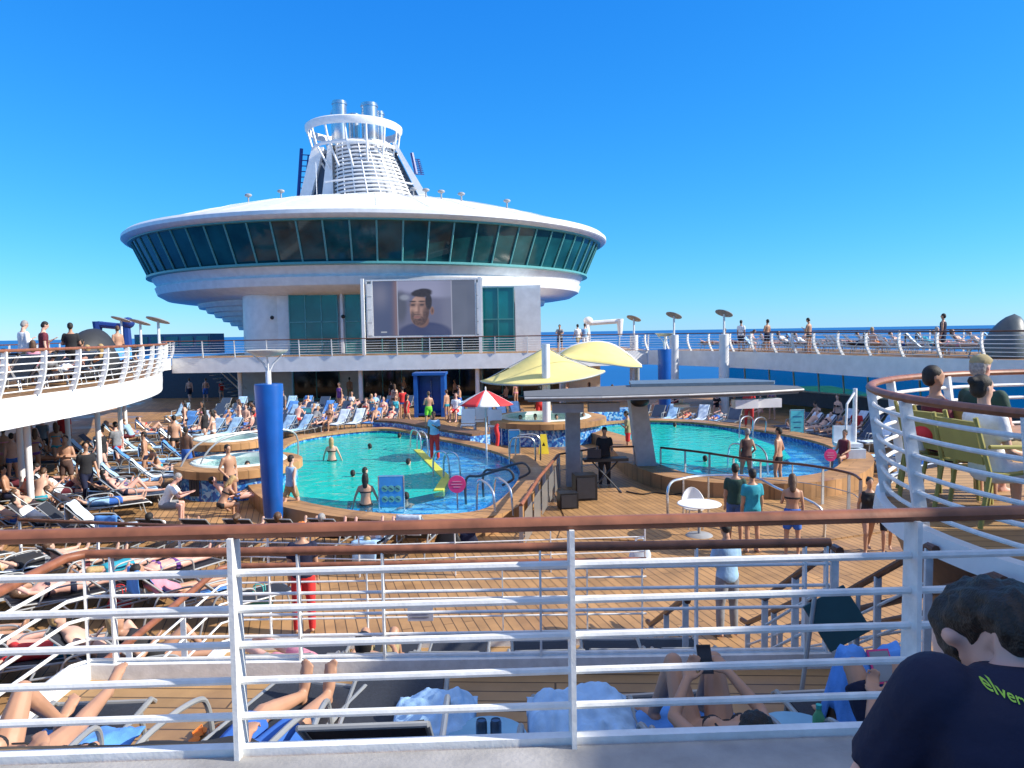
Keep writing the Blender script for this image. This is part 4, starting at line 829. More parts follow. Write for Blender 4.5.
railing('lounger_railing','low white rail with dark wooden handrail beside the pool deck loungers',[V(-10.5,15.9,0),V(-7,15.2,0),V(-2.6,14.6,0),V(2.6,14.9,0)],.95,2,.035,.014,1.9,RAILD,WHITE2,low=.35,top_bar=.65,pw=(.02,.07))
# steps beside the terraces
def stair(name,label,x0,x1,ya,za,yb,zb,n=6,rails=True):
    root=thing(name,label,'stairs',(x0,ya,zb))
    for k in range(n):
        t=(k+.5)/n; MB().box(((x0+x1)/2,ya+(yb-ya)*t,za+(zb-za)*(k+1)/(n+0)+.0),(x1-x0,abs(yb-ya)/n+.03,.05)).obj('step',TEAKX,root,None)
    for x in (x0,x1):
        m=MB(); m.add([(x-.03,ya,za-.02),(x+.03,ya,za-.02),(x+.03,yb,zb-.0),(x-.03,yb,zb-.0),(x-.03,ya,za-.3),(x+.03,ya,za-.3),(x+.03,yb,zb-.25),(x-.03,yb,zb-.25)],[(0,1,2,3),(7,6,5,4),(0,3,7,4),(1,5,6,2),(0,4,5,1),(3,2,6,7)]); m.obj('stringer',WHITE2,root,None)
        if not rails: continue
        MB().tube([(x,ya-.1,za+.95),(x,ya,za+.95),(x,yb,zb+.95),(x,yb+.25,zb+.9)],.034,8).obj('handrail',RAILD,root)
        for q in(.38,.66): MB().tube([(x,ya,za+q),(x,yb,zb+q)],.014,6).obj('rail',WHITE2,root)
        for t in(0,.5,1): MB().box((x,ya+(yb-ya)*t,za+(zb-za)*t+.46),(.06,.03,.95)).obj('post',WHITE2,root,None)
    return root
stair('deck_staircase','short wooden stairs with dark handrails from the lower terrace to the pool deck',1.75,3.0,7.65,Z3,9.6,0,6)
stair('deck_staircase','short stairs with dark handrails between the two lounger terraces',2.55,3.3,5.95,Z2,7.6,Z3,5)
stair('deck_staircase','white stairs with dark handrails under the round bar balcony',3.35,4.25,5.2,Z2,9.4,0,9)
# ------------------------------------------------------------------ round bar balcony
BC=V(6.78,6.15,0); BR=3.34
ba=[BC+V(BR*math.sin(a),BR*math.cos(a),Z1+.02) for a in [math.radians(d) for d in range(-150,61,5)]]
bal=thing('bar_balcony','round bar balcony with white edge and curved wooden slat base at the right','balcony',(BC.x,BC.y,0))
MB().lathe([(.001,Z1+.02),(BR,Z1+.02)],64,BC).obj('balcony_floor',TEAKX,bal,None)
MB().lathe([(BR+.02,Z1+.06),(BR+.10,Z1+.05),(BR+.12,Z1-.12),(BR+.02,Z1-.14)],72,BC).obj('rim',WHITE,bal)
m=MB()
for k in range(9): zz=Z1-.16-k*.105; rr=BR-.02-k*.045; m.lathe([(rr,zz),(rr-.02,zz-.09)],64,BC)
m.lathe([(BR-.14,Z1-.16),(BR-.5,Z1-1.15)],64,BC,1); m.lathe([(BR-.45,Z1-1.12),(BR-.4,Z1-1.15),(BR-.42,Z1-1.3),(BR-.6,.0)],64,BC,2); m.obj('slatted_base',[RAILD,DARKM,WHITE],bal)
railing('balcony_railing','curved white railing with wooden handrail around the round bar balcony',ba,1.09,6,.045,.02,1.22,RAILW,WHITE2,lean=-.16,pw=(.05,.10),low=.14,top_bar=.93,hsq=.8)
def chair(loc,rz,label):
    root=thing('bar_chair',label,'chair',loc,rz)
    MB().grid(lambda u,v:(-.25+.5*u,-.22+.46*v,.46-.02*math.sin(PI*v)),4,4,0,.02).obj('seat',WICK,root,world=False)
    MB().grid(lambda u,v:(-.22+.44*u,-.24-.10*v,.52+.36*v),4,4,0,.02).obj('backrest',WICK,root,world=False)
    for s in(-1,1):
        MB().tube([(s*.27,.25,0),(s*.27,.22,.46)],.02,6).obj('leg',WICK,root,world=False); MB().tube([(s*.27,-.3,0),(s*.27,-.22,.46),(s*.24,-.345,.92)],.02,6).obj('leg',WICK,root,world=False)
        MB().tube([(s*.28,.22,.46),(s*.28,.2,.66),(s*.28,-.24,.68)],.018,6).obj('armrest',WICK,root,world=False)
    return root
def table(loc,r,h,label,topm=TABLEW,cat='table'):
    root=thing('round_table',label,cat,loc); x,y,z=loc
    MB().lathe([(.001,h),(r*.97,h),(r,h-.015),(r*.97,h-.035),(.001,h-.035)],28,loc).obj('table_top',topm,root)
    m=MB(); m.tube([(x,y,z),(x,y,z+h-.03)],.035,8); m.lathe([(.25*r/.4,.0),(.22*r/.4,.03),(.04,.05)],20,loc); m.obj('pedestal',GREYP,root); return root
BZ=Z1+.03
table((4.85,6.6,BZ),.5,.74,'round orange wooden table with drinks on the bar balcony')
chair((4.15,7.2,BZ),-1.2,'mustard chair at the curved balcony railing holding a red bag')
chair((4.1,6.5,BZ),-1.4,'mustard chair under the woman in white t-shirt on the balcony')
chair((4.25,7.5,BZ),-1.7,'mustard chair under the dark haired man in maroon on the balcony')
chair((4.6,7.35,BZ),-1.2,'mustard chair under the man in khaki cap on the balcony')
m=MB(); q=(4.42,6.4,BZ+.74); m.lathe([(.001,0),(.032,0),(.040,.13),(.036,.13),(.03,.01)],16,q); m.lathe([(.001,.008),(.031,.008),(.036,.10),(.001,.10)],16,q,1); tag(m.obj('cola_glass',[mat('clear_glass',(.5,.55,.55),.05,spec=.8),mat('dark_cola',(.02,.008,.005),.1)],None,.7,loc=q),'glass of dark cola on the orange balcony table','drink')
m=MB(); m.tube([(3.9,7.2,BZ+.5),(3.9,7.2,BZ+.66)],.04,12); tag(m.obj('empty_glass',mat('clear_glass',(.5,.55,.55),.05),None,.7,loc=(3.9,7.2,BZ+.5)),'empty glass beside the red bag on the balcony','glass')
m=MB()
for k in range(14): m.ell((4.05+.15*math.sin(k*2.1),7.22+.12*math.cos(k*1.3),BZ+.56+.12*abs(math.sin(k))),(.10,.09,.09))
bg_=bpy.data.objects.new('beach_bag',remesh(m,.02,3)); C.objects.link(bg_); bg_.data.materials[0]=RED; tag(bg_,'crumpled red beach bag on the balcony chair beside the railing','bag')
person('sit',(4.1,6.5,BZ-.03),-1.4,'dark haired woman in white t-shirt sitting at the orange balcony table, seen from behind','light',('dark','bun'),('white','tshirt'),('white','shorts'),None,1,1.66)
person('sit',(4.6,7.35,BZ+.0),-1.2,'man in khaki cap and dark green t-shirt sitting on the balcony','pink',('grey','short'),('darkgreen','tshirt'),('khaki','shorts'),'khaki',0,1.80)
person('sit',(4.25,7.5,BZ-.03),-1.7,'dark haired man in maroon t-shirt sitting between the balcony couple','tan',('dark','short'),('maroon','tshirt'),('navy','shorts'),None,0,1.7)
# ------------------------------------------------------------------ sails, canopy, columns
m=MB(); root=thing('sun_sail','yellow conical sun sail on a white mast over the middle hot tub','sun sail',(1.4,33.0,0))
def sail(u,v):
    a=2*PI*u; r_=2.72*v; s_=(1-v)**1.35; return (1.35+.05*(1-v)+r_*math.cos(a)*1.0,33.3+r_*math.sin(a)*.85,2.72+.10*math.cos(2*a)*v+1.35*s_+.18*v*math.cos(a))
MB().grid(sail,48,10,0,.03).obj('canvas',YEL,root,3)
MB().tube([sail(k/48,1) for k in range(48)],.035,6,closed=True).obj('hem_cable',GREYP,root)
x=1.42; MB().tube([(x,31.6,0),(x,31.6,4.25)],.17,14).obj('mast',WHITE,root)
for a in(.05,.45): MB().tube([(x,31.6,4.1),sail(a,1)],.02,5).obj('stay_cable',STEEL,root)
root=thing('sun_sail','yellow dome shaped sun sail with a white arched frame, behind the conical one','sun sail',(4.9,40,0))
A=[atY(px,py,41) for px,py in((560,354),(572,347),(585,343.5),(600,342.5),(614,346),(628,355),(641,366))]; B=[atY(px,py,37.5) for px,py in((563,357),(575,360),(588,362),(600,363.5),(613,365),(628,367),(642,367.5))]
A=spline(A,6);B=spline(B,6); n=len(A)-1
def dome(u,v):
    i=min(n,int(round(u*n))); p=A[i].lerp(B[i],v); return p+V(0,0,.35*math.sin(PI*v)*math.sin(PI*u))
MB().grid(dome,n,10,0,.03).obj('canvas',YEL,root,3); MB().tube(A,.09,8).obj('arch_frame',WHITE,root); MB().tube(B,.03,6).obj('hem_cable',GREYP,root)
for q in(A[2],A[-3]): MB().tube([(q.x,41.2,0),(q.x,41.2,q.z)],.14,10).obj('mast',GREYP,root)
cn=thing('stage_canopy','flat grey canopy roof on two leaning pillars over the keyboard player','canopy',(4.5,23.5,0))
poly=[(.35,21.3),(2.5,21.2),(5.0,21.55),(7.2,22.1),(8.75,22.8),(8.9,23.6),(7.5,25.0),(5.2,25.6),(2.6,24.6),(.35,23.2)]
MB().prism(poly,2.84,2.95).obj('roof_plate',mat('canopy_grey',(.13,.135,.14),.7),cn,None)
MB().prism([(a*.975+.1,b_*.98+.46) for a,b_ in poly],2.79,2.838).obj('soffit',mat('soffit_grey',(.25,.26,.27),.6),cn,None)
MB().prism([(3.8,24.2),(4.0,25.9),(7.6,26.4),(8.6,24.8),(8.4,24.3)],2.953,3.05).obj('raised_panel',mat('canopy_blue_grey',(.12,.17,.22),.5),cn,None)
m=MB()
for i in range(5): a=Vector(poly[i]+(0,));b_=Vector(poly[i+1]+(0,)); m.tube([a.lerp(b_,-.0)+V(0,-.05,2.9),b_+V(0,-.05,2.9)],.035,6)
m.obj('edge_trim',mat('trim_grey',(.45,.45,.45),.5),cn)
def pillar(x0,x1,tx0,tx1,y,z1,m_,dp=.5):
    m=MB(); m.add([(x0,y,0),(x1,y,0),(x1,y+dp,0),(x0,y+dp,0),(tx0,y,z1),(tx1,y,z1),(tx1,y+dp,z1),(tx0,y+dp,z1)],[(0,3,2,1),(4,5,6,7),(0,1,5,4),(1,2,6,5),(2,3,7,6),(3,0,4,7)]); return m.obj('pillar',m_,cn,None)
pillar(1.62,2.05,1.62,2.05,22.9,2.70,GREYP,.4); pillar(4.0,4.62,3.72,4.22,23.9,2.70,mat('pillar_paint',(.52,.53,.53),.5),.7)
for k,(xa,xb,y,mt) in enumerate([(1.15,2.05,21.9,GREYP),(2.2,3.1,22.0,GREYP),(6.5,7.2,22.3,WHITE),(7.22,7.95,22.5,WHITE)]):
    m=MB(); m.box(((xa+xb)/2,y,2.55),(xb-xa,.34,.26),.1 if k>1 else 0); m.obj('hanging_speaker',mt,cn,None)
m=MB(); m.lathe([(.001,2.66),(.06,2.66),(.06,2.55),(.25,2.50),(.25,2.42),(.001,2.38)],20,(5.15,23,0)); m.obj('dome_lamp',WHITE,cn)
MB().ell((4.0,23.75,2.55),(.3,.2,.2)).obj('round_speaker',BLK,cn)
# blue columns
def bluecol(x,y,top,r0,r1,label,dish=True):
    root=thing('blue_column',label,'column',(x,y,0))
    MB().lathe([(r1*.9,0),(r1,.05),(r0,top-.05),(r0*.97,top),(.001,top)],36,(x,y,0)).obj('shaft',BLUEP,root,.8)
    if dish:
        MB().tube([(x,y,top),(x,y,top+.3)],.07,8).obj('neck',WHITE2,root)
        for s in(-1,0,1): MB().tube([(x,y,top+.25),(x+.12*s,y+.05*abs(s),top+.5),(x+.36*s,y-.06*(s==0),top+.72)],.025,6).obj('arm',WHITE2,root)
        MB().lathe([(.001,top+.70),(.3,top+.74),(.5,top+.84),(.48,top+.80),(.3,top+.70),(.001,top+.66)],28,(x,y,0)).obj('light_dish',mat('dish_grey',(.6,.58,.52),.5),root)
    return root
bluecol(-6.0,18.7,3.58,.345,.22,'tall tapered blue column with a white dish light beside the left pool')
bluecol(8.05,40,3.75,.36,.30,'short dark blue column far behind the canopy on the right')
bb=thing('blue_booth','blue shower booth with a dark open front behind the left pool','booth',(-4.75,43.8,0))
m=MB(); m.box((-5.5,43.9,1.2),(.22,1.5,2.4)); m.box((-3.95,43.9,1.2),(.22,1.5,2.4)); m.box((-4.72,44.5,1.2),(1.4,.2,2.4)); m.box((-4.72,43.9,2.46),(1.9,1.6,.14)); m.obj('shell',BLUEP,bb,None)
MB().tube([(-4.72,44.3,.1),(-4.72,44.3,2.0),(-4.72,44.1,2.1)],.03,6).obj('shower_pipe',STEEL,bb)
MB().box((-4.72,43.7,.16),(1.3,1.0,.12)).obj('floor_step',DBLUE,bb,None)
# umbrella
um=thing('parasol','red and white striped parasol beside the shallow ledge of the left pool','parasol',(-.95,27.0,0)); ux,uy=-.95,27.0
MB().tube([(ux,uy,-.1),(ux,uy,2.75)],.03,8).obj('pole',WHITE2,um)
for k in range(8):
    a0=2*PI*k/8+.25; a1=a0+PI/4
    MB().grid(lambda u,v:(ux+1.02*v*(1-.04*math.sin(PI*u))*math.sin(a0+(a1-a0)*u),uy+1.02*v*(1-.04*math.sin(PI*u))*math.cos(a0+(a1-a0)*u),2.72-.5*v**1.15-.02*math.sin(PI*u)*v),6,6,0,.01).obj('canopy_panel',WHF if k%2 else RED,um,3)
MB().ell((ux,uy,2.78),(.03,.03,.07)).obj('finial',WHITE,um)
# ------------------------------------------------------------------ stage railings and pool furniture
STL=mat('brushed_rail',(.40,.41,.42),.4,metal=.5)
railing('glass_railing','brown railing with grey panels along the left side of the stage',[V(.15,16.2,.02),V(.65,19.3,.02),V(1.35,22.8,.02)],1.0,2,.045,.014,1.3,RAILW,STL,low=.2,top_bar=.6)
pnl=MB()
for k in range(5):
    t0=k/5+.02;t1=(k+1)/5-.02; a=V(.15,16.2,0).lerp(V(1.35,22.8,0),t0); b_=V(.15,16.2,0).lerp(V(1.35,22.8,0),t1); pnl.add([a+V(0,0,.12),b_+V(0,0,.12),b_+V(0,0,.85),a+V(0,0,.85)],[(0,1,2,3)])
    q=MB(); q.add([a+V(.06,0,.12),b_+V(.06,0,.12),b_+V(.06,0,.85),a+V(.06,0,.85)],[(0,1,2,3)]); q.obj('glass_panel',mat('smoked_panel',(.20,.19,.18),.3),[o for o in C.objects if o.name.startswith('glass_railing')][0],None)
railing('stage_railing','thin steel railing with brown handrail in front of the right pool',spline([V(4.7,24.0,.02),V(5.7,23.0,.02),V(6.9,21.4,.02),V(8.0,20.5,.02),V(8.6,19.3,.02),V(8.5,18.4,.02)],5),1.0,1,.035,.012,.9,RAILD,STL,low=.5)
railing('stage_railing','short steel railing beside the keyboard player',[V(1.4,23.0,.02),V(2.9,24.3,.02),V(3.9,24.3,.02)],1.0,1,.03,.012,.9,RAILD,STL,low=.5)
tb=thing('tube_railing','curved bare steel tube railing around the white round table','railing',(4.2,18,0))
MB().tube(spline([(3.75,18.2,0),(3.75,18.2,.95),(4.2,18.6,1.08),(4.9,18.9,1.08),(5.9,18.7,1.08),(6.2,17.6,1.0),(6.9,16.9,.7),(7.0,16.9,0)],5),.035,8).obj('top_tube',STEEL,tb)
for x,y in((4.2,18.6),(4.9,18.9),(5.9,18.7)): MB().tube([(x,y,0),(x,y,1.05)],.025,6).obj('post',STEEL,tb)
table((4.25,17.2,.03),.5,.75,'white round table inside the curved tube railing',WHITE)
m=MB(); wc=thing('wire_chair','white round backed chair at the white table','chair',(4.3,17.9,.03))
MB().lathe([(.001,.46),(.25,.46),(.25,.49),(.001,.49)],20,(4.3,17.9,.03)).obj('seat',WHITE,wc)
MB().grid(lambda u,v:(4.3+.3*math.sin(-1.1+2.2*u),17.9+.28*math.cos(-1.1+2.2*u),.5+.45*v*math.sin(.35+2.4*u)),10,4,0,.02).obj('backrest',WHITE,wc)
for k in range(4): a=PI/4+k*PI/2; MB().tube([(4.3+.2*math.sin(a),17.9+.2*math.cos(a),.48),(4.3+.25*math.sin(a),17.9+.25*math.cos(a),.03)],.018,6).obj('leg',STEEL,wc)
def sign(px,pyb,pyt,w,d,colm,label,name='pool_sign',lines=0,z=0.0,dl=mat('sign_ink',(.02,.08,.25),.5),fish=0):
    p=atY(px,pyb,d); p.z=z; h=atY(px,pyt,d).z-z; root=thing(name,label,'sign',p); x,y=p.x,p.y
    MB().box((x,y,z+h*.5+.12),(w,.03,h-.2)).obj('board',colm,root,None)
    for s in(-1,1): MB().tube([(x+s*(w/2+.02),y,z),(x+s*(w/2+.02),y,z+h)],.022,6).obj('frame_post',STEEL,root)
    MB().tube([(x-w/2-.02,y,z+h),(x+w/2+.02,y,z+h)],.022,6).obj('frame_top',STEEL,root)
    for k in range(lines): MB().box((x,y-.018,z+h-.28-(h-.45)*k/max(1,lines)),(w*(.7-.1*(k%3)),.006,.03)).obj('text_line',dl,root,None)
    for k in range(fish):
        cx_=x+(k%3-1)*w*.28; cz=z+h*.68-(k//3)*.28; m=MB(); m.lathe([(.001,.0),(.085,.0),(.085,.012),(.001,.012)],16); m.v=[Vector((cx_+v.x,y-.016-v.z,cz+v.y)) for v in m.v]; m.box((cx_,y-.031,cz),(.10,.004,.035),R=Matrix.Rotation(.6,3,'Y'),m=1); m.obj('pictogram',[mat('pictogram_green',(.16,.42,.34),.5),mat('pictogram_dark',(.04,.10,.12),.5)],root,None)
    return root
sign(392,515,476,.62,19.75,SIGNB,'blue pool rules board with six round pictograms standing before the left pool',lines=1,fish=6)
sign(305.5,428,408,.62,38.2,SIGNT,'small turquoise board on the far rim of the left pool',lines=4)
sign(514.5,457,430,.35,26.8,SIGNB,'narrow blue board beside the parasol',lines=3)
sign(797,436,410,.55,31.5,SIGNT,'turquoise board in the shade behind the right pool',lines=4)
def rsign(px,py,d,r_,zb,label):
    p=atY(px,py,d); root=thing('round_sign',label,'sign',(p.x,p.y,zb)); MB().tube([(p.x,p.y,zb),(p.x,p.y,p.z)],.022,8).obj('post',STEEL,root)
    m=MB(); m.lathe([(.001,-.015),(r_,-.015),(r_,.015),(.001,.015)],32); m.v=[Vector((p.x+v.x,p.y-.03+v.z,p.z+v.y)) for v in m.v]; m.obj('disc',PINK,root,.5)
    for k,wd in enumerate((.22,.28,.18)): MB().box((p.x,p.y-.05,p.z+.07-.07*k),(wd*r_/.22,.006,.022)).obj('text_line',mat('sign_pale_pink',(.7,.3,.42),.5),root,None)
rsign(457,484,18.9,.22,.3,'round magenta sign on a thin post at the left pool'); rsign(830,455,23,.19,.1,'round pink sign on a post near the right pool lift')
def hoop(pts,label,n2=V(.45,.1,0),mt=STEEL,r_=.03):
    root=thing('pool_ladder',label,'ladder',pts[0]); 
    for k in(0,1): MB().tube(spline([Vector(p)+n2*k for p in pts],5),r_,8).obj('side_tube',mt,root)
    for z in(.05,-.25): 
        a=Vector(pts[-1]); MB().tube([V(a.x,a.y,z),V(a.x,a.y,z)+n2],.02,6).obj('rung',mt,root)
    return root
hoop([(-4.05,29.6,-.4),(-4.0,29.6,.8),(-3.8,29.2,1.05),(-3.55,28.9,.8),(-3.5,28.8,-.3)],'steel ladder hoop at the far end of the yellow tile strip',V(.30,-.35,0))
hoop([(-2.5,23.6,-.4),(-2.5,23.6,.85),(-2.25,23.4,1.1),(-2.0,23.2,.85),(-1.95,23.1,-.3)],'steel ladder hoop at the near end of the yellow tile strip',V(.35,-.25,0))
hoop([(-1.3,20.6,-.2),(-1.3,20.6,.75),(-.9,20.3,.9),(-.2,19.9,1.15),(.0,19.9,.9),(-.3,20.0,.7)],'dark curved handrail going into the left pool by the stage',V(.45,.9,0),DARKM,.035)
hoop([(-.95,18.9,-.2),(-.9,18.7,1.0),(-.7,18.4,1.1),(-.5,18.1,.9),(-.45,18.0,.3)],'steel hoop rail at the near corner of the left pool',V(.42,.25,0))
hoop([(-.1,25.6,-.2),(-.1,25.6,1.0),(.2,25.5,1.2),(.7,25.5,1.1),(.75,25.5,.3)],'steel hoop rail between parasol and stage',V(.2,.7,0))
hoop([(7.0,24.6,-.2),(7.0,24.4,.9),(7.2,23.9,1.1),(7.3,23.2,.9),(7.3,23.0,.3)],'steel hoop rail at the near side of the right pool',V(.45,-.1,0))
hoop([(9.3,31.0,-.2),(9.4,31.2,.9),(9.8,31.6,1.1),(10.2,32.1,.9),(10.2,32.2,.4)],'steel hoop rail at the far side of the right pool',V(.4,-.5,0))
hoop([(-7.6,24.6,.3),(-7.6,24.6,1.5),(-8.3,23.9,1.75),(-9.4,22.9,1.6),(-9.9,22.4,.9),(-9.95,22.3,0)],'steel handrail curving over the front hot tub',V(.45,.3,0),STL,.03)
# wet floor sign, rescue tube, pool lift, white chairs
w_=thing('wet_floor_sign','yellow wet floor warning stand near the mosaic hot tub','sign',(1.2,29.6,0)); 
for s in(-1,1): m=MB(); m.add([(1.0,29.6+.2*s,0),(1.4,29.6+.2*s,0),(1.32,29.6+.02*s,.75),(1.08,29.6+.02*s,.75),(1.0,29.6+.17*s,0),(1.4,29.6+.17*s,0),(1.32,29.6+.0*s,.75),(1.08,29.6+.0*s,.75)],[(0,1,2,3),(7,6,5,4),(0,4,5,1),(1,5,6,2),(3,2,6,7),(0,3,7,4)]); m.obj('panel',YELS,w_,None)
m=MB(); m.add([(1.13,29.475,.3),(1.27,29.475,.3),(1.2,29.44,.46)],[(0,1,2)]); m.obj('warning_mark',BLK,w_,None)
m=MB(); p=at(497,447,.3); m.tube(spline([(p.x,p.y,.35),(p.x+.04,p.y,.7),(p.x-.02,p.y,1.05),(p.x+.06,p.y,1.2)],4),[.07]*5+[.09]*4+[.08,.07,.06,.05],8); tag(m.obj('rescue_tube',RED,None,.8,loc=(p.x,p.y,.3)),'red rescue tube hanging beside the pool steps under the parasol','rescue tube')
lf=thing('pool_lift','white pool lift chair on a tall pole at the end of the right pool','pool lift',(11.3,25.3,.45)); MB().tube([(11.5,25.4,.45),(11.5,25.4,2.7)],.07,10).obj('pole',WHITE2,lf); MB().tube([(11.5,25.4,2.6),(11.1,25.1,2.2),(11.05,25.05,1.3)],.04,8).obj('arm',WHITE2,lf)
m=MB(); m.box((11.15,25.1,.85),(.75,.6,.12)); m.box((11.15,25.4,1.15),(.75,.1,.6)); m.box((11.15,25.0,.6),(.8,.7,.3)); m.obj('seat',mat('lift_white',(.6,.68,.74),.4),lf,None)
for k,(px,py) in enumerate([(468,432),(482,428),(495,433)]):
    p=at(px,py,.5); root=thing('slatted_chair','white slatted pool chair near the parasol, '+['leftmost','middle','rightmost'][k]+' of three','chair',(p.x,p.y,.42))
    MB().grid(lambda u,v:(p.x-.3+.6*u,p.y-.3+.6*v,.82),3,3,0,.03).obj('seat',WHITE,root,None); MB().grid(lambda u,v:(p.x-.3+.6*u,p.y+.3+.25*v,.85+.6*v),3,3,0,.03).obj('backrest',WHITE,root,None)
    for a in(-1,1):
        for b_ in(-1,1): MB().tube([(p.x+.28*a,p.y+.28*b_,.0),(p.x+.28*a,p.y+.28*b_,.82)],.025,6).obj('leg',WHITE,root)
# keyboard, speakers
kb=thing('keyboard_stand','black keyboard on a crossed stand with an open laptop on the stage','keyboard',(2.72,22.2,.03)); kx,ky=2.72,22.2
MB().box((kx,ky,.98),(1.3,.38,.09),.06).obj('keyboard',BLK,kb,None)
m=MB(); m.box((kx-.35,ky,1.04),(.4,.28,.02)); m.box((kx-.35,ky-.16,1.17),(.4,.02,.26)); m.obj('laptop',DARKM,kb,None)
for s in(-1,1): MB().tube([(kx+.42*s,ky-.1*s,.03),(kx-.42*s,ky-.1*s,.95)],.025,6).obj('stand_leg',DARKM,kb); MB().tube([(kx+.42*s,ky-.3,.04),(kx+.42*s,ky+.3,.04)],.025,6).obj('stand_foot',DARKM,kb)
for x,y,d,l in((2.0,21.2,(.62,.5,.72),'large black loudspeaker on the stage left of the keyboard'),(1.45,20.2,(.5,.42,.42),'low black monitor speaker nearest the brown railing')):
    s_=thing('loudspeaker',l,'loudspeaker',(x,y,.03)); MB().box((x,y,.03+d[2]/2),d,.15).obj('cabinet',BLK,s_,None); m=MB(); m.box((x+.02,y-d[1]/2-.03,.03+d[2]*.5),(d[0]*.82,.02,d[2]*.8),.15); m.obj('grille',DARKM,s_,None)
m=MB(); m.tube(spline([(3.3,22.0,.05),(3.7,21.6,.05),(4.1,21.8,.05),(4.5,21.5,.05),(4.9,21.65,.05)],6),.02,5); tag(m.obj('floor_cable',BLK,None,.8,loc=(3.3,22,.03)),'black cable snaking across the stage floor','cable')
# shells and davits on the upper decks
def shell(loc,w,h,label,dep=.8):
    root=thing('cabana_shell',label,'cabana',loc); x,y,z=loc
    def fn(u,v):
        a=PI*u; r_=math.sin(PI*.5*(1-v*.98)); return (x-w/2*math.cos(a)*(.18+.82*r_**.6),y+dep-dep*2*v*.9,z+h*(math.sin(a)**.75)*(.35+.65*r_**.5))
    MB().grid(fn,24,12,0,.05).obj('shell',mat('shell_black',(.022,.025,.03),.6,bump=.2,bscale=8),root,3)
    MB().box((x,y+.25,z+.4),(w*.6,.5,.12)).obj('cushion',mat('cushion_grey',(.18,.18,.2),.9),root,None); return root
p=at(95,389,ZD); shell((-13.75,24.4,ZD),1.55,1.6,'black clamshell cabana among loungers on the upper left deck',.75)
x=18.6;y=28.6
cv=thing('covered_dome','dark pointed cover like a boat bow standing on the upper right deck','cover',(19.2,29.6,ZD))
def bow(u,v):
    a=2*PI*u; k=(1-v**2.2)**.62; return (19.2+.35*v*v+.80*k*math.cos(a),29.6+.8*k*math.sin(a),ZD+1.72*v)
MB().grid(bow,28,14,0).obj('tarpaulin',mat('grey_tarpaulin',(.06,.085,.10),.45,bump=.5,bscale=4),cv,3); MB().lathe([(.86,ZD),(.86,ZD+.08),(.8,ZD+.08)],28,(19.2,29.6,0)).obj('base_ring',DARKM,cv)
def davit(x,y,z,label,mt,s=1,w=2.4):
    root=thing('davit',label,'crane',(x,y,z)); MB().tube([(x,y,z),(x,y,z+1.9*s)],[.3*s,.2*s],8).obj('pedestal',mt,root); MB().tube([(x-.2,y,z+1.8*s),(x+w*s,y,z+1.95*s)],.17*s,8).obj('boom',mt,root); MB().tube([(x+w*s,y,z+2.1*s),(x+w*s,y,z+.9*s)],[.26*s,.14*s],8).obj('boom_head',mt,root); MB().ell((x+.1,y,z+2.0*s),(.35*s,.3*s,.3*s)).obj('winch',mt,root); return root
p=atY(587,333,58); davit(p.x,58,ZD,'white davit crane on the far deck right of the lounge',WHITE,1.05); p=atY(127,340,44); davit(p.x,44,ZD,'dark blue davit crane behind the lamp posts on the left',DBLUE,1.1,-1.5)
m=MB(); p=atY(180,330,62); root=thing('deck_cabin','blue glazed cabin block beyond the left end of the bridge','cabin',(p.x,62,ZD)); MB().box((p.x,62,ZD+.8),(6,3,1.6)).obj('cabin_wall',mat('cabin_blue',(.12,.2,.3),.5),root,None)
for k in range(5): MB().box((p.x-2.4+k*1.2,60.46,ZD+1.0),(.95,.06,.8)).obj('window',GLASS2,root,None)
# ------------------------------------------------------------------ people with a place of their own
G0=lambda px,py,z=.02:at(px,py,z)
def pp(pose,px,py,rz,label,z=.02,**k): p=at(px,py,z); return person(pose,p,rz,label,**k)
pp('relaxed',231,509,-2.2,'shirtless man in navy trunks standing beside the front hot tub',skin='tan',hair=('dark','short'),bottom=('navy','trunks'),h=1.74)
pp('walk',292,517,-.6,'young man in light grey vest and khaki shorts walking by the blue column',skin='light',hair=('dark','short'),top=('lightblue','vest'),bottom=('khaki','shorts'),h=1.6)
pp('phone',435,459,2.9,'lifeguard in light blue shirt and red shorts standing on the yellow tile strip',z=.3,skin='dark',hair=('dark','short'),top=('lightblue','tshirt'),bottom=('red','trousers'),h=1.66)
pp('crossed',429,427,.4,'boy in lime green shorts standing on the mosaic wall by the blue booth',z=.72,skin='tan',hair=('brown','short'),bottom=('limegreen','shorts'),h=1.5)
kp=pp('bendarms',606,487,3.1,'keyboard player in black shirt with grey front standing behind the keyboard',skin='tan',hair=('dark','short'),top=('black','tshirt'),bottom=('black','trousers'),h=1.76)
kp.location=(2.78,22.95,.03)
pp('phone',628,456,1.4,'lifeguard in tan top and red shorts standing by the leaning pillar',skin='tan',hair=('dark','short'),top=('khaki','tshirt'),bottom=('red','shorts'),h=1.66)
pp('relaxed',746,486,.15,'woman with white hair in brown swimsuit standing with her back turned at the right pool',z=.05,skin='tan',hair=('grey','short'),top=('brown','vest'),bottom=('brown','bottoms'),fem=1,h=1.68)
pp('relaxed',778,488,.9,'slim shirtless man in black trunks standing at the right pool',z=.05,skin='tan',hair=('dark','short'),bottom=('black','trunks'),h=1.74)
pp('crossed',749,426,2.8,'lifeguard in red jacket and white cap standing in the shade behind the right pool',z=.45,skin='dark',top=('red','longshirt'),bottom=('red','trousers'),hat='white',h=1.72)
pp('stand',735,545,-.4,'dark haired man in dark green t-shirt standing at the white table',skin='tan',hair=('dark','short'),top=('darkgreen','tshirt'),bottom=('denim','shorts'),h=1.74)
pp('stand',752,552,.1,'man in bright blue t-shirt and teal shorts standing with his back turned',skin='tan',hair=('dark','short'),top=('teal','tshirt'),bottom=('teal','shorts'),h=1.72)
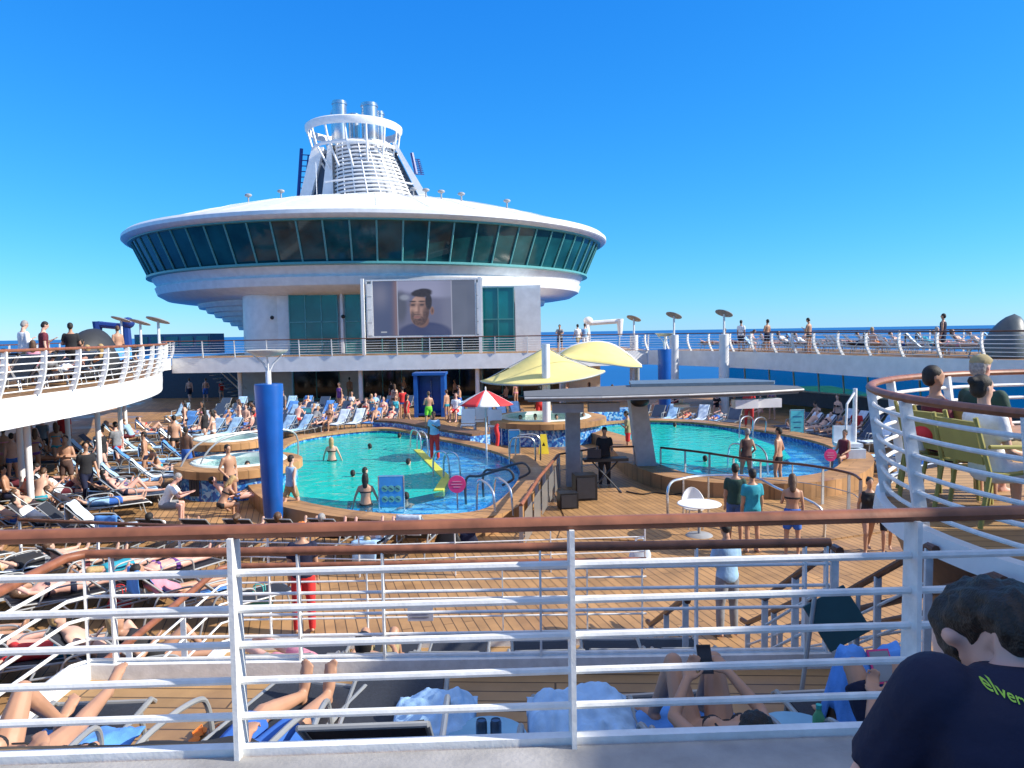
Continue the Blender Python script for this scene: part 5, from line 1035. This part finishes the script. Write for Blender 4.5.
pp('phone',792,556,-.3,'woman with long brown hair and blue sarong standing at the stage rail',skin='tan',hair=('brown','long'),top=('black','bikini'),bottom=('blue','skirt'),fem=1,h=1.66)
pp('walk',868,553,3.0,'girl in black swimsuit walking towards the camera below the balcony',skin='tan',hair=('dark','bun'),top=('black','vest'),bottom=('black','bottoms'),fem=1,h=1.58)
pp('walk',887,553,2.8,'boy in black shorts walking towards the camera beside the girl in black',skin='tan',hair=('dark','short'),top=('maroon','vest'),bottom=('black','shorts'),h=1.45)
wt=pp('bendarms',727,636,.3,'waiter in light blue uniform shirt standing beyond the terrace railing',skin='tan',hair=('dark','short'),top=('lightblue','longshirt'),bottom=('grey','trousers'),h=1.74)
pp('stand',305,632,.2,'crew member in red trousers, white and navy top and orange cap on the pool deck',skin='tan',hair=('dark','short'),top=('navy','tshirt'),bottom=('red','trousers'),hat='orange',h=1.72)
pp('crossed',68,494,-2.9,'shirtless man in brown shorts standing with crossed arms between the white columns',skin='tan',hair=('dark','short'),bottom=('brown','shorts'),h=1.74)
pp('walk',88,505,-2.3,'man in black t-shirt and dark trousers walking beside the white column',skin='tan',hair=('dark','short'),top=('black','tshirt'),bottom=('navy','trousers'),h=1.78)
pp('relaxed',146,481,1.9,'boy in navy trunks standing beside the blue towelled loungers',skin='tan',hair=('dark','short'),bottom=('navy','trunks'),h=1.6)
pp('hunch',159,478,2.6,'blond woman crouched on the end of a lounger beside the boy in navy trunks',skin='tan',hair=('blond','long'),top=('teal','bikini'),bottom=('teal','bottoms'),fem=1,h=1.62)
pp('hunch',165,523,-1.3,'grey haired man in white t-shirt sitting on a lounger near the front hot tub',z=-.05,skin='pink',hair=('grey','short'),top=('white','tshirt'),bottom=('grey','shorts'),h=1.8)
pp('stand',188,480,-.2,'man with dark tan and blue shorts standing behind the front hot tub',skin='dark',hair=('dark','short'),bottom=('blue','shorts'),h=1.72)
pp('hunch',297,428,-.3,'man in red trunks crouching by the turquoise board at the far pool rim',z=.3,skin='pink',hair=('brown','short'),bottom=('red','trunks'),h=1.7)
pp('sit',330,430,2.9,'woman in black swimsuit sitting on the far pool rim',z=.1,skin='tan',hair=('brown','long'),top=('black','bikini'),bottom=('black','bottoms'),fem=1,h=1.66)
pp('sit',843,470,2.2,'person in maroon swimwear sitting under the pool lift',z=.1,skin='tan',hair=('dark','short'),top=('maroon','vest'),bottom=('maroon','trunks'),h=1.7)
pp('recline',238,512,-1.2,'dark haired man lying on the deck before the front hot tub',z=-.1,skin='pink',hair=('dark','short'),bottom=('blue','trunks'),h=1.72)
pp('hunch',222,521,-.9,'woman with long blond hair sitting at the foot of the front hot tub',z=-.1,skin='tan',hair=('blond','long'),top=('black','bikini'),bottom=('black','bottoms'),fem=1,h=1.64)
# bathers
for px,py,l,hc,fem,sk in[(332,461,'blond woman in black bottoms wading waist deep in the left pool',('blond','long'),1,'light'),(366,505,'woman with long dark hair wading near the blue rules board',('dark','long'),1,'tan')]:
    p=at(px,py,.27); p.z=-.62; person('wade',p,random.uniform(-.4,.4),l,sk,hc,('black','bikini'),('black','bottoms'),None,fem,1.68)
for px,py,l in[(371,449,'swimmer far out in the left pool, head above water'),(399,438,'swimmer near the far wall of the left pool'),(407,465,'dark haired swimmer near the yellow tile strip'),(353,477,'swimmer left of the woman with long dark hair'),(363,474,'swimmer right behind the woman with long dark hair'),(674,427,'swimmer at the far side of the right pool'),(706,462,'swimmer with bare shoulders in the right pool behind the rail'),(408,500,'bather hidden half behind the blue rules board')]:
    p=at(px,py,.27); p.z=.27; person('swim',p,random.uniform(-1,1),l,random.choice(['tan','pink']),('dark','short'),None,('navy','trunks'),None,0,1.7)
for k,(a,r_,l) in enumerate([(2.6,1.1,'woman sitting in the front hot tub'),(1.2,1.2,'dark haired man sitting in the front hot tub, facing the column')]):
    person('swim',(-8.5+r_*math.sin(a),23.4+r_*math.cos(a),.86),a+PI*0+1,l,'tan',('dark','long' if k==0 else 'short'),('red','bikini') if k==0 else None,('navy','trunks'),None,1-k,1.65)
for k,(px,l,c) in enumerate([(520,'dark haired bather in the middle hot tub, leftmost of four','dark'),(535,'bather in the middle hot tub, second from the left of four','dark'),(556,'bather in the middle hot tub, third from the left of four','dark'),(583,'bather in the middle hot tub, rightmost of four','brown')]):
    x=atY(px,410,33.2+.3*(k%2)).x; person('swim',(x,33.0+.4*(k%2),.95),PI,l,'tan',(c,'short'),None,('navy','trunks'),None,0,1.7)
pp('sit',456,420,2.9,'person in white top sitting on the rim beyond the parasol',z=.5,skin='pink',hair=('brown','short'),top=('white','tshirt'),bottom=('red','shorts'))
pp('stand',540,425,.3,'lifeguard in red standing behind the middle hot tub under the yellow sail',z=.3,skin='dark',hair=('dark','short'),top=('red','tshirt'),bottom=('red','shorts'),h=1.8)
pp('walk',407,430,-1.1,'woman in red swimsuit walking in front of the blue booth',z=.1,skin='tan',hair=('dark','long'),top=('red','vest'),bottom=('red','bottoms'),fem=1)
# upper left deck
for px,py,pose,rz,l,sk,hc,t,b_,h in[(23,388,'phone',-.5,'man in white shirt standing on the upper left deck looking at the sea','light',('grey','short'),('white','longshirt'),('khaki','trousers'),1.80),(43,386,'phone',-.9,'man in maroon vest and blue jeans standing on the upper left deck','light',('dark','short'),('maroon','tshirt'),('denim','trousers'),1.78),(71,384,'crossed',.4,'man in black t-shirt standing left of the black clamshell cabana','tan',('dark','short'),('black','tshirt'),('black','shorts'),1.74),(82,383,'sit',.2,'man in dark shirt sitting beside the clamshell cabana','tan',('dark','short'),('navy','tshirt'),('grey','shorts'),1.7),(33,388,'sit',.4,'woman in pink top sitting between the two standing men','tan',('brown','long'),('pink','vest'),('orange','skirt'),1.66),(99,381,'hunch',-.8,'sunbather in orange swimwear sitting before the clamshell cabana','tan',('brown','short'),None,('orange','trunks'),1.7)]:
    p=at(px,py,ZD); p.x-=.9; p.y+=1.5; p.z=ZD+.01; k=(p.y/(p.y-1.5)); p.x=atY(px,340,p.y).x
    person(pose,p,rz,l,sk,hc,t,b_,None,0,h)
# upper right deck and bridge
for px,y,pose,rz,l,sk,hc,t,b_ in[(741,45,'stand',-.6,'person in white t-shirt standing on the upper right deck beside the largest lamp post','tan',('dark','short'),('white','tshirt'),('navy','shorts')),(767,43,'crossed',.5,'shirtless man standing on the upper right deck, left of the reclining group','tan',('dark','short'),None,('navy','shorts')),(809,39,'phone',.7,'shirtless tanned man standing at the middle of the upper right deck','tan',('dark','short'),None,('black','trunks')),(943,32.5,'stand',.9,'tanned man in dark shorts standing on the upper right deck near the dark cover','tan',('dark','short'),('navy','vest'),('navy','shorts')),(725,46,'sit',-.4,'person in white sitting right of the largest lamp post','light',('brown','short'),('white','tshirt'),('white','shorts')),(585,50.5,'stand',.3,'person in light blue top standing on the bridge beside the white davit','light',('brown','short'),('lightblue','tshirt'),('white','shorts')),(578,51,'walk',.5,'person in white top walking on the bridge near the white davit','light',('dark','short'),('white','tshirt'),('khaki','shorts')),(560,51.5,'leanrail',3.0,'person in grey leaning on the bridge railing right of the screen','tan',('dark','short'),('grey','tshirt'),('navy','shorts'))]:
    p=atY(px,345,y); p.z=ZD+.01; person(pose,p,rz,l,sk,hc,t,b_,None,0,1.74)
# ------------------------------------------------------------------ lounger rows
def rowline(p0,p1,n,z=.02): a=V(p0[0],p0[1],z); b_=V(p1[0],p1[1],z); return [a.lerp(b_,(k+.5)/n) for k in range(n)]
row('front left lounger row',rowline((-12.4,18.2),(-9.2,17.4),4),-1.35,True,False,.5,.5)
row('row before blue column',rowline((-9.0,16.6),(-1.6,16.2),8),-.15,True,False,.45,.4)
row('row behind left railings',rowline((-10.2,13.2),(-4.2,12.4),6),-.8,True,False,.6,.35,('lie','kneeup','recline','prone'))
row('nearest lower left row',rowline((-8.6,10.7),(-4.3,9.9),5),-1.25,True,False,.8,.5,('lie','kneeup','prone'))
row('towelled row by columns',rowline((-13.0,21.0),(-10.6,25.0),5),-1.2,True,True,.3,.9)
row('row beside rear tub',rowline((-14.4,24.6),(-11.9,28.2),5),-1.2,True,True,.35,.9)
row('row beyond rear tub',rowline((-16.2,28.2),(-13.2,32.6),6),-1.2,False,True,.4,.8)
row('row under left deck',rowline((-17.6,23.0),(-16.6,31.0),7),-1.4,False,True,.5,.5)
row('row past rear tub',rowline((-14.2,34.4),(-9.6,35.6),6),PI-.4,False,True,.4,.6)
row('second far left row',rowline((-17.0,38.0),(-9.0,39.2),9),PI-.3,False,True,.45,.5)
row('row before glass wall',rowline((-19.5,43.0),(-7.0,43.2),12),PI-.2,False,True,.45,.4)
row('back row below bridge',rowline((-18.5,47.0),(-6.0,46.6),12),PI-.1,False,True,.5,.3)
row('row left of booth',rowline((-9.8,37.4),(-5.9,38.6),5),PI-.2,False,True,.6,.4)
row('row right of booth',rowline((-3.2,41.4),(.6,40.6),5),PI+.2,False,True,.4,.6)
row('shaded row behind pool',rowline((6.2,38.6),(11.0,36.4),7),2.6,False,True,.35,.5)
row('first shaded right row',rowline((12.6,34.6),(14.2,28.6),7),1.9,False,True,.3,.5)
row('second shaded right row',rowline((14.8,36.0),(16.2,27.6),9),1.9,False,True,.35,.4)
row('row by pool lift',rowline((12.8,26.0),(13.0,22.0),5),1.7,False,True,.2,.5)
row('third slanting tub row',rowline((-17.8,33.6),(-15.4,37.6),6),-1.2,False,True,.6,.5)
row('row behind columns',rowline((-16.0,20.6),(-14.4,23.4),4),-1.3,True,True,.6,.5)
row('far left low row',rowline((-18.5,25.0),(-15.4,21.0),6),-1.0,False,True,.6,.4)
row('row before white columns',rowline((-13.2,19.0),(-10.4,20.0),4),-.9,True,False,.7,.4)
row('row left of front tub',rowline((-11.8,22.4),(-10.6,20.8),3),-1.1,True,True,.6,.6)
row('dark lower left row',rowline((-11.6,14.9),(-6.0,14.0),6),-.5,True,False,.5,.3,('lie','kneeup','recline','prone'))
row('fifth far left row',rowline((-16.4,40.4),(-7.6,41.4),9),PI-.25,False,True,.5,.4)
row('row past far tub',rowline((-16.0,35.6),(-10.0,37.0),7),PI-.35,False,True,.55,.5)
# upper decks
def ringrow(place,E,i0,i1,off,n,rz,occ,tow,navy=True):
    pts=[]
    Q=offset(E,off)
    for k in range(n):
        f=i0+(i1-i0)*(k+.5)/n; i=int(f); p=Q[i].lerp(Q[min(i+1,len(Q)-1)],f-i); pts.append(V(p.x,p.y,ZD+.01))
    row(place,pts,rz,False,navy,occ,tow,('recline','kneeup','recline','lie'))
nR=len(RE)
def rrow(place,off,n,a,b_,rz,occ,tow):
    pts=[]
    for k in range(n):
        f=a+(b_-a)*(k+.5)/n; i=int(f); p=RE[i].lerp(RE[i+1],f-i); pts.append(V(p.x+off*.93,p.y+off*.35,ZD+.01))
    row(place,pts,rz,False,True,occ,tow,('recline','kneeup','recline','lie'))
rrow('right deck front row',1.5,14,4,35,-2.2,.6,.3)
rrow('right deck middle row',3.5,13,6,36,-2.2,.6,.3)
rrow('right deck outer row',5.4,11,8,36,-2.2,.5,.3)
def lrow(place,off,n,a,b_,rz,occ,tow):
    pts=[]
    for k in range(n):
        f=a+(b_-a)*(k+.5)/n; i=int(f); p=LE[i].lerp(LE[i+1],f-i); pts.append(V(p.x-off,p.y,ZD+.01))
    row(place,pts,rz,False,True,occ,tow,('recline','kneeup','recline','lie'))
lrow('left deck front row',1.5,14,3,28,1.2,.45,.15)
lrow('left deck middle row',3.6,13,4,27,1.2,.45,.15)
lrow('left deck outer row',6.0,11,5,25,1.2,.4,.15)
# small crowds standing or sitting
def crowd(place,pts,pose,rz,z=.02,hs=(1.6,1.78)):
    P=[at(px,py,z) if len(q)==0 else V(q[0],q[1],z) for px,py,*q in pts]; P.sort(key=lambda p:scr(p)[0]); n=len(P)
    for i,p in enumerate(P): rnd_person(random.choice(pose),p,rz+random.uniform(-.7,.7),f", {ORD[i] if i<n-1 else 'rightmost'} in {place}".strip(', '),random.uniform(*hs),group='people, '+place)
crowd('group under left deck',[(6,480),(20,470),(32,468),(44,462),(58,470),(66,455),(36,478),(14,486)],['stand','relaxed','walk','phone'],.4)
crowd('group by rear tub',[(172,448),(186,440),(204,440),(222,436),(240,434),(252,438)],['sit','stand','hunch','relaxed'],2.0)
crowd('group at glass wall',[(190,402),(206,402),(222,402),(262,400),(310,399),(350,402),(392,405),(404,404),(455,404)],['stand','walk','relaxed','phone'],.6)
crowd('group on far rim',[(366,421),(384,420),(396,419),(372,416)],['sit','hunch'],2.8,.1)
crowd('group by blue booth',[(447,420),(460,415),(403,418),(395,414)],['stand','phone','sit'],1.0)
crowd('group under yellow sails',[(506,404),(516,406),(566,404),(588,402),(612,404)],['stand','relaxed','sit'],.8)
crowd('group shaded behind pool',[(660,412),(676,411),(716,413),(735,416),(760,420),(772,419),(820,428),(838,434),(856,440)],['sit','stand','relaxed','hunch'],2.4)
crowd('seated far left group',[(8,512),(24,508),(40,514)],['hunch','sit'],-.5)
# terrace loungers below the front railing
T2=[(-2.65,.05,45),(-1.55,-.25,5),(-.75,.04,41),(.36,-.06,30),(1.03,.10,45),(2.05,.06,45)]
nm=['with bare crossed legs on it at the bottom left corner','under the man in light blue shorts','with a pale blue towel hanging over its seat','with a heap of blue towel','under the bather holding a phone','under the person wrapped in a blue towel']
for (x,r_,u),l in zip(T2,nm): lounger(V(x,{45:3.85,5:4.1,41:4.15,30:3.8}[u],Z2+.01),r_,'charcoal lounger '+l,u,True)
for i,(x,l) in enumerate([(-2.1,'behind the white kerb, under the bather in pink'),(-1.35,'behind the white kerb, under the bather in khaki shorts'),(-.62,'empty behind the white kerb, third from the left'),(.28,'empty behind the white kerb, fourth from the left'),(.98,'empty behind the white kerb, fifth from the left'),(1.6,'empty behind the white kerb beside the short stairs')]):
    lounger(V(x,7.15,Z3+.01),random.uniform(-.05,.05),'charcoal lounger '+l,45,True)
person('prone',V(-2.1,7.3,Z3),0.9,'bather in pale pink lying face down behind the white kerb','pink',('brown','short'),('pink','tshirt'),('pink','shorts'),None,1,1.7)
person('kneesup',V(-1.35,7.15,Z3),0,'bather in khaki shorts reclining behind the white kerb','tan',('dark','short'),None,('khaki','shorts'),None,0,1.7)

crowd('standing group by tubs',[(120,452),(132,446),(176,462),(118,470),(104,478),(206,448),(214,452)],['stand','sit','walk','hunch'],1.2)
crowd('group before far rim',[(258,424),(272,420),(284,423),(246,430),(352,414),(340,412)],['sit','hunch','stand'],2.4)
crowd('left deck strollers',[(0,0,-13.6,19.5),(0,0,-14.3,23.5),(0,0,-13.9,26.0),(0,0,-15.5,30.0)],['sit','hunch','stand'],.8,ZD+.01)
crowd('right deck sitters',[(0,0,15.8,41.5),(0,0,17.6,37.0),(0,0,18.8,33.5),(0,0,20.3,30.6),(0,0,21.0,29.2),(0,0,14.2,45.6)],['sit','hunch'],-1.6,ZD+.01)
# ------------------------------------------------------------------ near figures on the upper terrace
POSES['near_legs']=dict(p=(0,-.1,.46),t=(0,-.86,.5),ua=((-.5,.5,-.3),(.6,.3,-.4)),fa=((.3,.9,.3),(-.6,.7,.3)),th=((-.1,.74,.66),(.06,1,.0)),sh=((.1,.62,-.76),(-.05,1,.02)),ft=(0,.8,.4),hd=(-.3,-.6,.6))
POSES['near_flat']=dict(p=(0,0,.46),t=(-.55,-.8,.33),ua=((-.9,-.4,.05),(.6,.7,-.1)),fa=((.7,-.7,.35),(-.3,1,0)),th=((-.04,1,.10),(.1,1,.02)),sh=((.06,1,-.24),(-.10,1,-.14)),ft=(0,.35,1),hd=(-.5,-.7,.6))
POSES['near_phone']=dict(p=(0,-.1,.46),t=(0,-.9,.42),ua=((-.25,.9,.1),(.25,.9,.1)),fa=((.55,.75,.45),(-.40,.8,.5)),th=((-.04,.66,.78),(.14,.66,.78)),sh=((-.16,.4,-.9),(-.02,.5,-.86)),ft=(-.3,1,-.15),hd=(0,-.5,.8))
POSES['near_towel']=dict(p=(0,-.1,.46),t=(0,-.85,.5),ua=((-.25,.85,-.2),(.25,.85,-.2)),fa=((.45,.85,.35),(-.45,.85,.35)),th=((-.1,.66,.76),(.1,.66,.76)),sh=((-.04,.45,-.88),(.04,.45,-.88)),ft=(0,1,-.15),hd=(0,-.5,.8))
POSES['near_back']=dict(p=(0,0,.50),t=(-.04,.33,1),ua=((-.38,.30,-.95),(.45,.35,-.9)),fa=((.45,.85,-.2),(-.35,.9,-.1)),th=((-.16,1,-.02),(.16,1,-.02)),sh=((-.02,.05,-1),(.02,.05,-1)),hd=(.02,1,-.18),nl=.0,hl=.145,st=.49)
person('near_legs',V(-2.66,3.95,Z2+.01),.05,'woman with sunglasses and bare crossed legs on the lounger in the bottom left corner','tan',('dark','long'),('black','bikini'),('black','bottoms'),None,1,1.68,True,glasses=True)
person('near_flat',V(-1.5,3.85,Z2-.02),-.2,'man in blue shorts and black t-shirt lying with feet on the lounger end','tan',('dark','short'),('black','tshirt'),('blue','shorts'),None,0,1.78,True,glasses=True)
person('near_phone',V(1.03,4.1,Z2+.01),.10,'bather in black bikini with raised knees holding a phone','tan',('dark','long'),('black','bikini'),('black','bottoms'),None,1,1.70,True)
person('near_towel',V(2.05,4.0,Z2+.01),.06,'person with raised knees wrapped in a blue towel reading a tablet','tan',('dark','short'),('navy','tshirt'),('navy','shorts'),None,0,1.72,True)
nb=person('near_back',V(.94,1.17,Z1+.03),-.12,'dark haired man in navy t-shirt with lime lettering sitting closest to the camera','pink',('dark','short'),('navy','tshirt'),('navy','shorts'),None,0,1.8,True)
lounger(V(.93,1.03,Z1+.03),-.12,'charcoal lounger under the man in navy t-shirt closest to the camera',60,True)
# lettering on the back of the navy t-shirt, bent round the collar
def shirt_text(body,pose,txt,size,x0,z0,slope,matn):
    from mathutils.bvhtree import BVHTree
    cu=bpy.data.curves.new('t','FONT'); cu.body=txt; cu.size=size; cu.align_x='CENTER'; cu.offset=size*.012
    t=bpy.data.objects.new('t',cu); C.objects.link(t); bpy.context.view_layer.update()
    me=bpy.data.meshes.new_from_object(t.evaluated_get(bpy.context.evaluated_depsgraph_get())); bpy.data.objects.remove(t)
    sh=BODY[(pose,0,True)]['tshirt']; bv=BVHTree.FromPolygons([v.co.copy() for v in sh.vertices],[tuple(p.vertices) for p in sh.polygons])
    bm=bmesh.new(); bm.from_mesh(me); bmesh.ops.subdivide_edges(bm,edges=bm.edges[:],cuts=1); bm.to_mesh(me); bm.free()
    for v in me.vertices:
        x=x0+v.co.x; z=z0+v.co.y+slope*v.co.x-1.2*v.co.x**2*0; h=bv.ray_cast(V(x,-1,z),V(0,1,0))[0]
        v.co=(x,(h.y if h else -.1)-.004,z)
    me.materials.clear(); me.materials.append(matn); o=bpy.data.objects.new('shirt_lettering',me); C.objects.link(o); o.parent=body
shirt_text(nb,'near_back','elvery',.020,-.104,.995,-.22,mat('lime_print',(.35,.62,.06),.6))
# phone, tablet, towels, table, cans
def slabobj(nm,label,cat,loc,d,R,m1,m2):
    root=thing(nm,label,cat,loc); MB().box(loc,d,R=R).obj('case',m1,root,None); q=Vector(loc)+R@V(0,0,d[2]/2+.001); MB().box(q,(d[0]*.86,d[1]*.88,.002),R=R).obj('screen',m2,root,None)
S=BODY[('near_phone',1,True)]['S']; 
def world(body_loc,rz,s,p): return V(*body_loc)+Matrix.Rotation(rz,3,'Z')@(p*s)
p=world((1.03,4.1,Z2+.01),.10,1.70/1.72,(S[0]['wr']+S[0]['hd']*.10).lerp(S[1]['wr']+S[1]['hd']*.10,.5))
slabobj('phone','black phone held up by the bather in black bikini','phone',p+V(0,.0,.02),(.078,.155,.009),Matrix.Rotation(1.0,3,'X'),BLK,mat('phone_glass',(.01,.01,.012),.1))
S=BODY[('near_towel',0,True)]['S']; p=world((2.05,4.1,Z2+.01),.06,1,(S[0]['wr']+S[0]['hd']*.09).lerp(S[1]['wr']+S[1]['hd']*.09,.5))
slabobj('tablet','e-book tablet in a pink case held over the blue towel','tablet',p+V(.02,.02,.03),(.13,.185,.012),Matrix.Rotation(.1,3,'Z')@Matrix.Rotation(.95,3,'X'),PINK,mat('ebook_page',(.25,.28,.30),.5))
def drape(label,loc,fn,nu,nv,m,seed,amp=.02,fr=7):
    def g(u,v):
        p=Vector(fn(u,v)); n=noise.noise(V(u*fr+seed,v*fr,seed))+.5*noise.noise(V(u*fr*2.3,v*fr*2.3,seed+4)); r_=abs(noise.noise(V(u*fr*.7+3,v*fr*1.5,seed)))
        return p+V(n*amp*.5,n*amp*.5,n*amp-r_*amp)
    o=MB().grid(g,nu,nv,0,.006).obj('towel',m,None,3,loc=loc); return tag(o,label,'towel')
KN=V(2.05,4.0,Z2)
def kneetowel(u,v):
    x=-.34+.68*u; prof=[(-.0,.62),(.12,.72),(.22,.86),(.32,.86),(.40,.70),(.50,.5),(.56,.28)]
    f=v*(len(prof)-1); i=min(len(prof)-2,int(f)); t=f-i; y=prof[i][0]*(1-t)+prof[i+1][0]*t; z=prof[i][1]*(1-t)+prof[i+1][1]*t
    k=max(0,abs(x)-.17); valley=.07*math.exp(-(x/.05)**2); return KN+V(x*(1-.35*k/.17),y,z-valley-k*2.2)
drape('blue towel wrapped over the raised knees of the reading person',KN,kneetowel,30,30,TOWB,3,.03,6)
def heap(cx,cy,z,w,d,h,seed):
    def f(u,v):
        a=(u-.5)*2;b=(v-.5)*2; e=max(0,1-(abs(a)**3+abs(b)**3)); return V(cx+a*w/2,cy+b*d/2,z+h*e**.4*(.62+.5*noise.noise(V(u*3.1+seed,v*3.7,seed))+.22*abs(noise.noise(V(u*7+seed,v*6,seed+2)))))
    return f
drape('light blue towel heap covering the lounger right of the drinks table',V(.36,4.2,Z2),heap(.38,4.35,Z2+.37,.64,.75,.19,5),60,60,TOWL,5,.02,6)
drape('pale blue towel hanging over the seat of the empty lounger by the drinks table',V(-.6,4.5,Z2),heap(-.5,4.45,Z2+.37,.5,.6,.16,9),44,44,TOWL,9,.018,6)
drape('blue towel under the bather with the phone',V(.95,3.9,Z2),heap(1.0,4.1,Z2+.355,.66,1.1,.05,2),30,30,TOWB,2,.012,6)
drape('blue towel beside the man in light blue shorts',V(-1.5,4.0,Z2),heap(-1.3,4.0,Z2+.36,.3,.5,.1,12),30,30,TOWB,12,.02,7)
drape('blue and white towel under the woman with crossed legs',V(-2.6,3.9,Z2),heap(-2.55,4.0,Z2+.36,.6,.9,.06,15),30,30,TOWB,15,.02,7)
for k,(x,l) in enumerate([(-.17,'small round blue side table with two cans'),(1.58,'small round pale side table with a green bottle')]): table((x,4.15,Z2+.01),.23,.42,l,TOWL and mat('side_table_blue',(.22,.45,.62),.4),'side table')
for k,x in enumerate((-.20,-.12)):
    m=MB(); q=(x,4.1,Z2+.432); m.lathe([(.001,0),(.025,0),(.032,.012),(.032,.10),(.026,.118),(.024,.112),(.001,.111)],18,q); tag(m.obj('drink_can',mat('can_blue_grey',(.10,.16,.24),.3,metal=.6),None,.6,loc=q),'small metal drink can on the blue side table, '+['left','right'][k]+' one of two','can')
bt=thing('water_bottle','small green topped water bottle on the right side table','bottle',(1.66,4.05,Z2+.432)); q=(1.66,4.05,Z2+.432)
MB().lathe([(.001,0),(.03,0),(.033,.02),(.033,.13),(.015,.165),(.014,.18),(.001,.18)],16,q).obj('bottle_body',mat('bottle_green',(.10,.42,.22),.15),bt); MB().lathe([(.001,.178),(.016,.178),(.016,.20),(.001,.20)],14,q).obj('bottle_cap',mat('bottle_cap_teal',(.05,.45,.40),.4),bt)
ns=thing('folding_chair','dark green framed chair standing folded beside the terrace railing end','chair',(2.35,5.45,Z2))
MB().box((2.38,5.5,Z2+.55),(.34,.035,.36),R=Matrix.Rotation(-.5,3,'Y')@Matrix.Rotation(-.3,3,'X')).obj('seat',mat('dark_teal_fabric',(.01,.06,.07),.6),ns,None)
for s in(-1,1): MB().tube([(2.28+.2*s,5.4,Z2),(2.40+.16*s,5.55,Z2+.75)],.018,8).obj('leg',FRAME,ns)
nt_=thing('notice_plate','small pale notice plate on the third railing','sign',(-1.12,8.72,Z3+.35)); MB().box((-1.12,8.74,Z3+.42),(.30,.01,.18)).obj('plate',mat('pale_plate',(.55,.56,.62),.5),nt_,None)
for k in range(3): MB().box((-1.12,8.732,Z3+.46-.04*k),(.2,.004,.012)).obj('text_line',GREYP,nt_,None)

def tote(px,py,z,label,m_,s=1):
    p=at(px,py,z); root=thing('tote_bag',label,'bag',p); x,y,zz=p
    MB().grid(lambda u,v:(x+s*(.20+.03*math.sin(5*v))*math.cos(2*PI*u),y+s*.09*math.sin(2*PI*u)*(1-.55*v),zz+s*.30*v+.02*math.sin(9*u)*v),20,6,0,.01).obj('bag_body',m_,root,3)
    for q in(-.05,.05): MB().tube(spline([(x-.09*s,y+q*s,zz+.29*s),(x-.07*s,y+q*s,zz+.45*s),(x+.07*s,y+q*s,zz+.45*s),(x+.09*s,y+q*s,zz+.29*s)],4),.010,6).obj('bag_handle',m_,root)
tote(448,548,.02,'black bag standing on the open deck beyond the railings',BLK,1.3); tote(468,546,.02,'small dark blue bag beside the black bag on the open deck',CL['navy']); tote(120,612,.02,'red beach bag between the lower left loungers',RED); tote(260,610,.02,'turquoise beach bag behind the left railings',CL['turquoise']); tote(640,560,.02,'striped looking pale bag on the deck near the stairs',TOWW)
for k,(x,y,c_,l) in enumerate([(-.98,4.9,'black','pair of black flip-flops on the terrace floor left of the drinks table'),(-2.1,4.95,'orange','pair of orange flip-flops between the two left terrace loungers'),(1.55,4.7,'navy','pair of navy flip-flops between the right terrace loungers')]):
    fl=thing('flip_flops',l,'footwear',(x,y,Z2+.01))
    for s in(-1,1):
        m=MB(); m.ell((x+.06*s,y+.05,Z2+.022),(.045,.07,.012)); m.ell((x+.055*s,y-.06,Z2+.022),(.037,.06,.012)); m.tube([(x+.06*s-.04,y+.02,Z2+.03),(x+.06*s,y+.085,Z2+.055),(x+.06*s+.04,y+.02,Z2+.03)],.006,5); m.obj('flip_flop',CL[c_],fl)
